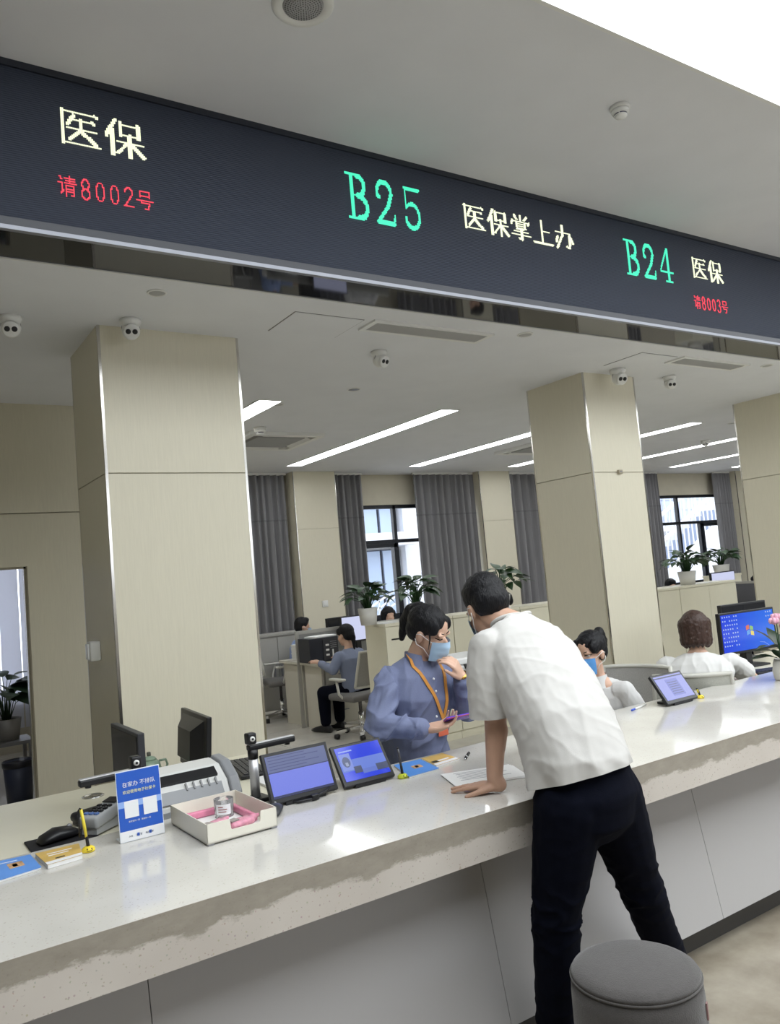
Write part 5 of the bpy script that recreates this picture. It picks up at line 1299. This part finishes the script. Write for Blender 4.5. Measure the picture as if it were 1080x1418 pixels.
# ---------------------------------------------------------------- the man leaning on the counter
def man():
    r = thing('person', 'man in white T-shirt and navy trousers leaning over the counter', 'person', (2.1, 2.0, 0))
    shL = Vector((1.89, 2.27, 1.355)); shR = Vector((2.235, 2.33, 1.335)); nb = Vector((2.065, 2.33, 1.42))
    elL = Vector((1.893, 2.275, 1.095)); wrL = Vector((1.858, 2.268, .905)); elR = Vector((2.34, 2.50, 1.10)); wrR = Vector((2.44, 2.62, .90))
    hc = Vector((2.035, 2.435, 1.492)); HM = head_frame((.22, .86, -.50), (0, .3, 1))
    hipL = Vector((1.90, 1.955, .86)); hipR = Vector((2.08, 1.955, .86)); knL = Vector((1.865, 2.03, .50)); knR = Vector((2.235, 2.0, .52)); anL = Vector((1.885, 2.10, .10)); anR = Vector((2.47, 2.09, .10))
    sp = [(1.99, 1.96, .88), (2.0, 2.03, 1.04), (2.035, 2.17, 1.22), (2.065, 2.28, 1.345), nb]
    lat = [(1, 0, 0), (1, 0, 0), (1, .1, 0), (1, .16, 0), (1, .16, 0)]
    b = MB()
    b.loft(sections(sp, lat, [.155, .14, .165, .15, .06], [.10, .10, .105, .07, .055]), 24)
    head_skin(b, hc, HM, 1.0, nb, .054)
    limb(b, [shL, elL, wrL], [.058, .041, .029]); limb(b, [shR, elR, wrR], [.058, .043, .029])
    b.cap(elL + Vector((0, 0, -.03)), .043, elL + Vector((-.012, 0, -.09)), .037)
    hand(b, (1.866, 2.262, .876), (-.45, .89, -.04), (0, 0, 1), 1, (.10, .06, .10, .16), .10, (.75, .15), 1.0, .3)
    b.cap(wrL, .029, (1.868, 2.258, .882), .027)
    hand(b, wrR, (.3, .8, -.10), (0, 0, 1), -1, (.3, .3, .3, .35), .06)
    limb(b, [hipL, knL, anL], [.075, .05, .036]); limb(b, [hipR, knR, anR], [.075, .05, .036])
    foot(b, anL, (-.25, 1, 0)); foot(b, anR, (.3, 1, 0))
    obj('body', remesh(b, .005, 5, name='body'), SKIN, r, world=True)
    # T-shirt: loose, hanging forward over the ledge
    t = MB()
    ts = sections([(1.972, 1.965, .86), (1.976, 1.975, .99), (1.986, 2.02, 1.09), (2.008, 2.11, 1.20), (2.044, 2.22, 1.315), (2.066, 2.295, 1.385), (2.066, 2.328, 1.425)],
                  [(1, 0, 0)]*3 + [(1, .08, 0), (1, .14, 0), (1, .16, 0), (1, .16, 0)], [.186, .184, .182, .188, .190, .160, .085], [.155, .150, .142, .135, .118, .09, .070])
    c0, u0, v0 = ts[0]
    ts[0] = (c0, u0, Vector((0, v0.length, -.02))*1.0); ts[1] = (ts[1][0], ts[1][1], Vector((0, .152, -.02)))
    t.loft(ts, 32, 2.3)
    limb(t, [shL + Vector((.03, 0, .005)), shL, shL + Vector((-.008, 0, -.08)), (1.868, 2.275, 1.10)], [.072, .074, .082, .080])
    limb(t, [shR + Vector((-.03, 0, .0)), shR, shR + Vector((.02, .05, -.07)), (2.30, 2.44, 1.20)], [.072, .072, .074, .07])
    def dsp(p, n):
        f1 = FD1(p, n); f2 = FD2(p, n)
        k = 1.0 if p.z > .95 else max(.2, (p.z-.88)/.07)
        fl = 0
        # flutes at the hem
        if p.z < 1.02: fl = .010*math.sin(math.atan2(p.y-1.97, p.x-1.98)*9)*(1.02-p.z)/.14
        return (f1+f2)*k + fl
    FD1 = folds((.25, .45, 1), .008, 1.6, 8, 1); FD2 = folds((-.9, .2, .6), .004, 3, 14, 5)
    tm = remesh(t, .006, 3, None, 'tee')
    # cut the sleeve and hem flat
    bm = bmesh.new(); bm.from_mesh(tm)
    res = None
    bm.to_mesh(tm); bm.free()
    ns = [v.normal.copy() for v in tm.vertices]
    for v, n in zip(tm.vertices, ns): v.co = v.co + n*dsp(v.co, n)
    tm.update()
    bm = bmesh.new(); bm.from_mesh(tm)
    bmesh.ops.bisect_plane(bm, geom=bm.verts[:]+bm.edges[:]+bm.faces[:], plane_co=(1.97, 1.97, .935), plane_no=(-.03, .25, 1), clear_inner=True)
    fs = [f for f in bm.faces if f.calc_center_median().x < 1.968 and f.calc_center_median().y > 2.17 and f.calc_center_median().z < 1.17 and (f.calc_center_median()-Vector((1.872, 2.275, f.calc_center_median().z))).length < .105]
    g = set(fs) | {e for f in fs for e in f.edges} | {v for f in fs for v in f.verts}
    bmesh.ops.bisect_plane(bm, geom=list(g), plane_co=(1.872, 2.275, 1.118), plane_no=(0, 0, 1), clear_inner=True)
    bm.to_mesh(tm); bm.free(); tm.update()
    sh = obj('t_shirt', tm, TEE, r, world=True)
    obj('collar', MB().tube([Vector((2.066, 2.335, 1.432)) + Vector((.080*math.cos(a), .062*math.sin(a)+.0, -.030*math.sin(a)+.012*abs(math.cos(a)))) for a in [2*PI*i/28 for i in range(29)]], .0085, 8), TEE, sh, world=True)
    tr = MB()
    tr.loft(sections([(1.99, 1.965, .74), (1.99, 1.95, .80), (1.99, 1.945, .88), (1.99, 1.955, .97)], (1, 0, 0), [.10, .165, .182, .16], [.07, .118, .13, .11]), 28, 2.1)
    limb(tr, [hipL, hipL.lerp(knL, .5), knL, knL.lerp(anL, .5), anL + Vector((0, 0, .05))], [.118, .100, .080, .074, .068])
    limb(tr, [hipR, hipR.lerp(knR, .5), knR, knR.lerp(anR, .5), anR + Vector((0, 0, .05))], [.118, .100, .078, .070, .062])
    def dt(p, n):
        k = math.exp(-((p.z-.5)/.10)**2) + .5*math.exp(-((p.z-.15)/.07)**2) + .25
        return FT(p, n)*k
    FT = folds((1, 0, .15), .010, 4, 16, 3)
    obj('trousers', remesh(tr, .007, 9, dt, 'trousers'), NAVY, r, world=True)
    for a, d in ((anL, (-.25, 1, 0)), (anR, (.3, 1, 0))):
        f = MB(); foot(f, a, d); f.v = [Vector((a.x, a.y, 0)) + (p-Vector((a.x, a.y, 0)))*1.12 for p in f.v]
        for i, p in enumerate(f.v): f.v[i] = Vector((p.x, p.y, max(.001, p.z)))
        obj('shoe', remesh(f, .006, 3, name='shoe'), SHOE, r, world=True)
    hr = hair_short(hc, HM)
    obj('hair', remesh(hr, .005, 3, lambda p, n: .0018*noise.noise(p*70), 'hair'), HAIR, r, world=True)
    # mask straps behind the ear
    P = lambda x, y, z: hc + HM @ Vector((x, y, z))
    add_mask(r, hc, HM, MASK)
man()

# ---------------------------------------------------------------- woman in the blue shirt
def woman_blue():
    r = thing('person', 'woman in blue shirt with orange lanyard and face mask holding a phone', 'person', (2.13, 3.12, 0))
    shR = Vector((1.978, 3.10, 1.188)); shL = Vector((2.298, 3.07, 1.170)); nb = Vector((2.135, 3.075, 1.275))
    elR = Vector((1.868, 3.03, 1.005)); wrR = Vector((2.030, 2.915, .975)); elL = Vector((2.325, 2.985, 1.00)); wrL = Vector((2.262, 2.925, 1.165))
    hc = Vector((2.165, 3.01, 1.375)); HM = head_frame((.42, -.80, -.42), (.05, -.35, 1)); k = .98
    sp = [(2.12, 3.14, .70), (2.12, 3.14, .86), (2.125, 3.12, 1.02), (2.13, 3.09, 1.13), (2.135, 3.085, 1.215), nb]
    b = MB()
    b.loft(sections(sp, (1, -.09, 0), [.15, .13, .135, .14, .10, .045], [.10, .095, .10, .095, .06, .045]), 24)
    head_skin(b, hc, HM, k, nb, .046)
    limb(b, [shR, elR, wrR], [.042, .036, .026]); limb(b, [shL, elL, wrL], [.042, .036, .026])
    hand(b, wrR, (.86, -.42, .10), (.05, .25, -.95), 1, (.45, .50, .52, .55), .05, (.8, .2), .95, .5)
    hand(b, wrL, (-.52, -.12, .80), (.45, -.85, .25), 1, (.55, .65, .70, .75), .05, (.5, .35), .92, .5)
    hips = [Vector((2.04, 3.15, .74)), Vector((2.21, 3.14, .74))]
    for h in hips: limb(b, [h, (h.x, h.y+.02, .42), (h.x, h.y+.03, .08)], [.075, .05, .036]); foot(b, (h.x, h.y+.03, .08), (0, -1, 0))
    bo = obj('body', remesh(b, .0048, 5, name='body'), SKIN2, r, world=True)
    s = MB()
    s.loft(sections([(2.12, 3.14, .66), (2.12, 3.14, .76), (2.12, 3.14, .87), (2.125, 3.125, 1.0), (2.13, 3.10, 1.10), (2.135, 3.09, 1.19), (2.135, 3.085, 1.235), (2.136, 3.078, 1.262)], (1, -.09, 0), [.172, .166, .158, .168, .176, .160, .115, .062], [.125, .120, .118, .128, .132, .105, .080, .058]), 30, 2.2)
    for sx in (-.065, .065): s.sph((2.13+sx, 3.035, 1.075), (.07, .045, .07))
    limb(s, [shR + Vector((.03, 0, -.005)), shR, shR.lerp(elR, .5), elR, elR.lerp(wrR, .5), wrR.lerp(elR, .12)], [.054, .056, .060, .060, .054, .042])
    limb(s, [shL + Vector((-.03, 0, -.005)), shL, shL.lerp(elL, .5), elL, elL.lerp(wrL, .5), wrL.lerp(elL, .12)], [.054, .056, .058, .058, .050, .040])
    FA = folds((.5, .1, 1), .012, 3, 11, 2); FB = folds((1, .3, .5), .016, 3, 14, 9)
    def ds(p, n):
        arm = p.x < 1.97
        return FB(p, n)*1.2 if arm else FA(p, n)
    sm = remesh(s, .005, 3, ds, 'shirt')
    tree = BVHTree.FromPolygons([v.co.copy() for v in sm.vertices], [tuple(p.vertices) for p in sm.polygons])
    so = obj('shirt', sm, BLUESH, r, world=True)
    def drape(x, z, off=.006):
        h = tree.ray_cast(Vector((x, 2.5, z)), Vector((0, 1, 0)))
        return (h[0] if h[0] is not None else Vector((x, 3.0, z))) + Vector((0, -off, 0))
    cuff = lambda a, c, rr: MB().cap(a, rr, c, rr*.97)
    obj('cuff', MB().tube([wrR.lerp(elR, .02), wrR.lerp(elR, .22)], [.043, .046], 16), BLUESH, so, world=True)
    obj('cuff', MB().tube([wrL.lerp(elL, .02), wrL.lerp(elL, .22)], [.041, .044], 16), BLUESH, so, world=True)
    # collar wings
    for sgn in (-1, 1):
        def cg(u, v, o=0):
            a = math.radians(-90 + sgn*(18+150*u))
            rr = .062+.010*v; p = Vector((2.137+rr*math.cos(a)*1.02, 3.072+rr*.90*math.sin(a), 1.292-.045*v - .032*(1-u)*(.5+v) + .012*math.sin(PI*u)))
            return p + Vector((0, -.012*(1-u)*v, 0))
        obj('collar', MB().grid(lambda u, v: cg(u, v), 14, 5).grid(lambda u, v: cg(u, v)+Vector((0, .003, -.002)), 14, 5), BLUESH, so, world=True)
    for z in (1.17, 1.115, 1.06, 1.0, .93):
        obj('button', MB().sph(drape(2.142+(1.2-z)*.05, z, .001), (.006, .004, .006), n=8, m=6), WPR, so, world=True)
    LAN = mat('lanyard_orange', S(206, 142, 62), .6)
    ln = thing('lanyard', 'orange lanyard around the neck of the blue shirted woman', 'lanyard', (2.14, 2.97, 1.0))
    def strap(pts):
        mb = MB(); V_ = []
        for i, p in enumerate(pts):
            t = (pts[min(i+1, len(pts)-1)] - pts[max(i-1, 0)]).normalized(); sd = t.cross(Vector((0, -1, 0))).normalized()
            V_ += [p-sd*.0075, p+sd*.0075, p+sd*.0075+Vector((0, .003, 0)), p-sd*.0075+Vector((0, .003, 0))]
        fs = []
        for i in range(len(pts)-1):
            for q in range(4): fs.append((i*4+q, i*4+(q+1) % 4, (i+1)*4+(q+1) % 4, (i+1)*4+q))
        return mb.add(V_, fs)
    a = [Vector((2.075, 3.07, 1.285)), Vector((2.068, 3.035, 1.262))] + [drape(2.07+(2.185-2.07)*q/9, 1.235-(1.235-.985)*q/9) for q in range(10)]
    c = [Vector((2.20, 3.06, 1.28)), Vector((2.212, 3.025, 1.255))] + [drape(2.215+(2.19-2.215)*q/9, 1.225-(1.225-.985)*q/9) for q in range(10)]
    obj('strap', strap(a), LAN, ln, world=True); obj('strap', strap(c), LAN, ln, world=True)
    obj('badge', MB().rbox(drape(2.188, .945, .012), (.055, .004, .075), .002), mat('badge_red', S(220, 110, 80), .4), ln, world=True)
    tr = MB(); tr.loft(sections([(2.12, 3.15, .58), (2.12, 3.15, .70), (2.12, 3.145, .80)], (1, -.09, 0), [.15, .168, .15], [.11, .12, .10]), 24)
    for h in hips: limb(tr, [h, (h.x, h.y+.02, .42), (h.x, h.y+.03, .12)], [.098, .075, .065])
    obj('trousers', remesh(tr, .009, 3, name='trousers'), NAVY, r, world=True)
    for h in hips:
        f = MB(); foot(f, (h.x, h.y+.03, 0), (0, -1, 0)); f.v = [Vector((h.x, h.y+.03, 0)) + (p-Vector((h.x, h.y+.03, 0)))*1.1 for p in f.v]
        f.v = [Vector((p.x, p.y, max(.001, p.z))) for p in f.v]
        obj('shoe', remesh(f, .008, 3, name='shoe'), SHOE, r, world=True)
    hr = hair_tied(hc, HM, k, [(-.01, -.085, .085), (-.02, -.125, .055), (-.03, -.150, -.01), (-.03, -.145, -.10)], (.034, .036, .030, .014))
    obj('hair', remesh(hr, .0048, 2, lambda p, n: .003*noise.noise(Vector((p.x*60, p.y*60, p.z*25))), 'hair'), HAIR, r, world=True)
    P = lambda x, y, z: hc + HM @ (Vector((x, y, z))*k)
    obj('fringe', MB().tube([P(.070, .02, .06), P(.076, .045, .0), P(.074, .05, -.05)], [.006, .004, .001], 6).tube([P(-.066, .035, .06), P(-.07, .055, .01), P(-.07, .055, -.03)], [.006, .004, .001], 6), HAIR, r, world=True)
    obj('hair_band', MB().lathe([(.030, -.008), (.030, .008)], P(-.012, -.10, .075), 14, HM @ RX(1.1)), BLACK, r, world=True)
    add_mask(r, hc, HM, MASK, k); add_eyes(r, hc, HM, k, True, bo)
    obj('bracelet', MB().lathe([(.031, -.004), (.031, .004)], wrL.lerp(elL, -.06), 20, ((wrL-elL).to_track_quat('Z', 'Y')).to_matrix()), mat('gold', S(190, 150, 80), .25, metal=1.0), r, world=True)
    ph = thing('phone', 'purple backed smartphone held by the blue shirted woman', 'phone', (2.175, 2.845, 1.008), math.radians(-20))
    Mp = RX(math.radians(-22)) @ RY(math.radians(-4))
    obj('case', MB().rbox((0, 0, 0), (.155, .075, .010), .004, Mp), mat('phone_purple', S(110, 66, 190), .25), ph)
    obj('glass', MB().cbox(Mp @ Vector((0, 0, .0055)), (.148, .069, .001), Mp), mat('phone_glass', S(70, 60, 180), .08, emit=(S(70, 60, 200), .25)), ph)
    obj('edge_band', MB().rbox(Mp @ Vector((.0, 0, -.002)), (.158, .078, .004), .002, Mp), mat('phone_red', S(170, 60, 80), .3), ph)
woman_blue()

# ---------------------------------------------------------------- seated people
def seated(lab, loc, ang, shirt, hair='short', hair_m=HAIR, skin=SKIN2, head_pitch=-.15, head_yaw=0, mask=None, seat=.46, lean=.05, arms=None, voxel=.008, short_sleeve=False, H=1.0, eyes=False, fold=.006, detail=False, tail=None, sw=.185, collar=False):
    """sitter in world space: loc under the pelvis, ang = facing (0 = +y)"""
    r = thing('person', lab, 'person', (loc[0], loc[1], 0))
    Mz = RZ(ang); o = Vector((loc[0], loc[1], 0))
    W = lambda x, y, z: o + Mz @ Vector((x, y, z))
    lat = Mz @ Vector((1, 0, 0))
    zs = seat + .50*H
    pel = W(0, 0, seat+.10); wst = W(0, lean*.3, seat+.24); chs = W(0, lean*.7, seat+.40*H); shc = W(0, lean, zs); nb = W(0, lean+.005, zs+.055)
    shs = {s: W(s*sw*.90, lean+.01, zs-.04) for s in (-1, 1)}
    hc = W(0, lean+.045, zs+.175*H); HM = head_frame(RZ(ang+head_yaw) @ Vector((0, math.cos(head_pitch), math.sin(head_pitch))))
    arms = arms or {}
    A = {}
    for s in (-1, 1):
        e, w = arms.get(s, ((s*.26, lean+.08, seat+.24), (s*.16, lean+.33, seat+.32)))
        A[s] = (W(*e), W(*w))
    b = MB(); b.loft(sections([W(0, -.02, seat+.02), pel, wst, chs, shc, nb], lat, [.15, .15, .13, .14, .09, .045], [.10, .105, .09, .095, .055, .042]), 20)
    head_skin(b, hc, HM, .97, nb, .046)
    for s in (-1, 1):
        limb(b, [shs[s], A[s][0], A[s][1]], [.042, .038, .026])
        hand(b, A[s][1], (A[s][1]-A[s][0]), Vector((0, 0, 1)), -s, (.35, .35, .4, .4), .05)
        limb(b, [W(s*.09, 0, seat+.04), W(s*.11, .40, seat+.03), W(s*.11, .40, .09)], [.075, .055, .036]); foot(b, W(s*.11, .40, .08), Mz @ Vector((0, 1, 0)))
    bo = obj('body', remesh(b, voxel, 3, name='body'), skin, r, world=True)
    t = MB(); t.loft(sections([W(0, -.03, seat+.03), pel, wst, chs, W(0, lean*.9, zs-.05), shc, W(0, lean+.003, zs+(-.004 if collar else .03))], lat, [.172, .172, .16, .174*sw/.185, .162*sw/.185, .118*sw/.185, .062], [.125, .125, .115, .125, .11, .085, .058]), 26, 2.2)
    for s in (-1, 1):
        e, w = A[s]
        if short_sleeve: limb(t, [shs[s] - lat*s*.03, shs[s], shs[s].lerp(e, .3), shs[s].lerp(e, .56)], [.054, .054, .064, .068])
        else: limb(t, [shs[s] - lat*s*.03, shs[s], shs[s].lerp(e, .5), e, w.lerp(e, .15)], [.054, .054, .058, .055, .040])
    so = obj('shirt', remesh(t, voxel*.9, 3, folds((.3, .2, 1), fold, 3, 13, loc[0]), 'shirt'), shirt, r, world=True)
    if collar:
        for sgn in (-1, 1):
            def cg(u, v):
                a = math.radians(90 + sgn*(16+150*u)); rr = .060+.014*v
                return nb + Mz @ Vector((rr*math.cos(a), rr*.92*math.sin(a)+.02*(1-u)*v, .002-.045*v-.045*(1-u)*(.4+v)))
            obj('collar', MB().grid(lambda u, v: cg(u, v), 12, 4).grid(lambda u, v: cg(u, v)+Vector((0, 0, -.004)), 12, 4), shirt, so, world=True)
    q = MB(); q.loft(sections([W(0, -.03, seat+.0), W(0, -.02, seat+.12)], lat, [.165, .16], [.12, .115]), 20)
    for s in (-1, 1): limb(q, [W(s*.09, 0, seat+.05), W(s*.11, .40, seat+.03), W(s*.11, .40, .12)], [.095, .075, .06])
    obj('trousers', remesh(q, .012, 3, name='trousers'), NAVY, r, world=True)
    for s in (-1, 1):
        f = MB(); foot(f, W(s*.11, .40, 0), Mz @ Vector((0, 1, 0))); c = W(s*.11, .40, 0); f.v = [c+(p-c)*1.1 for p in f.v]; f.v = [Vector((p.x, p.y, max(.001, p.z))) for p in f.v]
        obj('shoe', f, SHOE, r, world=True)
    hm = {'short': hair_short, 'bob': hair_bob}.get(hair)
    hb = hm(hc, HM, .98) if hm else hair_tied(hc, HM, .98, tail or [(0, -.10, .07), (0, -.135, .06), (0, -.15, -.02), (0, -.14, -.12)])
    obj('hair', remesh(hb, max(.005, voxel*.75), 6, lambda p, n: .003*noise.noise(p*60), 'hair'), hair_m, r, world=True)
    if mask: add_mask(r, hc, HM, mask, .97)
    if eyes: add_eyes(r, hc, HM, .97, False, bo)
    return r
D = math.radians
seated('seated woman in white shirt with bright blue face mask and ponytail', (3.56, 3.27), D(106), WSH, 'tied', HAIR, mask=MASKB, head_pitch=-.18, head_yaw=D(-8), seat=.455, lean=.10, voxel=.0055, H=.98, eyes=True, collar=True,
       arms={-1: ((-.25, .06, .72), (-.10, .30, .80)), 1: ((.25, .10, .70), (.12, .34, .78))}, tail=[(0, -.095, .075), (.01, -.14, .085), (.015, -.175, .02), (.02, -.18, -.06)])
seated('seated woman with brown bob in white T-shirt facing the blue monitor', (4.47, 3.30), D(-52), mat('tee_pale', S(222, 221, 219), .85), 'bob', HAIRB, head_pitch=-.12, head_yaw=D(4), seat=.45, lean=.06, voxel=.006, H=1.0, short_sleeve=True, sw=.225, fold=.008,
       arms={-1: ((-.30, .12, .74), (-.14, .40, .80)), 1: ((.325, .24, .775), (.18, .48, .80))})
office_chair('grey mesh chair behind the seated masked woman', (3.73, 3.38, 0), D(104), .48, .40, .42, mesh=mat('chair_mesh_back', S(150, 148, 144), .8, noise=(220, .12)))
office_chair('pale framed mesh chair of the woman with the brown bob', (4.32, 3.26, 0), D(-52), .46, .38, .42, mesh=mat('chair_mesh_pale', S(176, 176, 168), .8, noise=(220, .12)))
seated('man in sky blue shirt at the far desk behind the divider', (4.58, 9.26), D(-105), SKYSH, 'short', HAIR, SKIN, mask=mat('mask_pale', S(170, 196, 220), .7), voxel=.011, head_pitch=-.1, seat=.43, H=.98, lean=.06)
seated('woman with long dark ponytail in grey blue shirt at the near desk', (4.44, 7.60), D(16), GREYSH, 'tied', HAIR, voxel=.011, seat=.40, H=.95, head_pitch=-.12, lean=.06,
       arms={-1: ((-.25, .08, .70), (-.20, .34, .77)), 1: ((.27, .1, .70), (.2, .38, .77))}, tail=[(0, -.09, .04), (0, -.115, -.02), (0, -.11, -.10), (0, -.10, -.20)])
seated('person whose dark hair shows beside the leftmost white pot', (5.99, 9.30), D(170), WSH, 'bob', HAIR, voxel=.012, seat=.45, H=.98)
seated('person whose head shows between the man and the middle column', (7.30, 8.2), D(70), WSH, 'short', HAIR, voxel=.012, seat=.50, H=.98)
seated('person with dark hair just above the right cabinets near the middle column', (9.80, 7.6), D(150), GREYSH, 'short', HAIR, voxel=.012, seat=.46, H=.98)
seated('person with dark hair bending beside the far right desk screen', (10.28, 6.40), D(0), GREYSH, 'tied', HAIR, voxel=.012, seat=.46, H=.98)
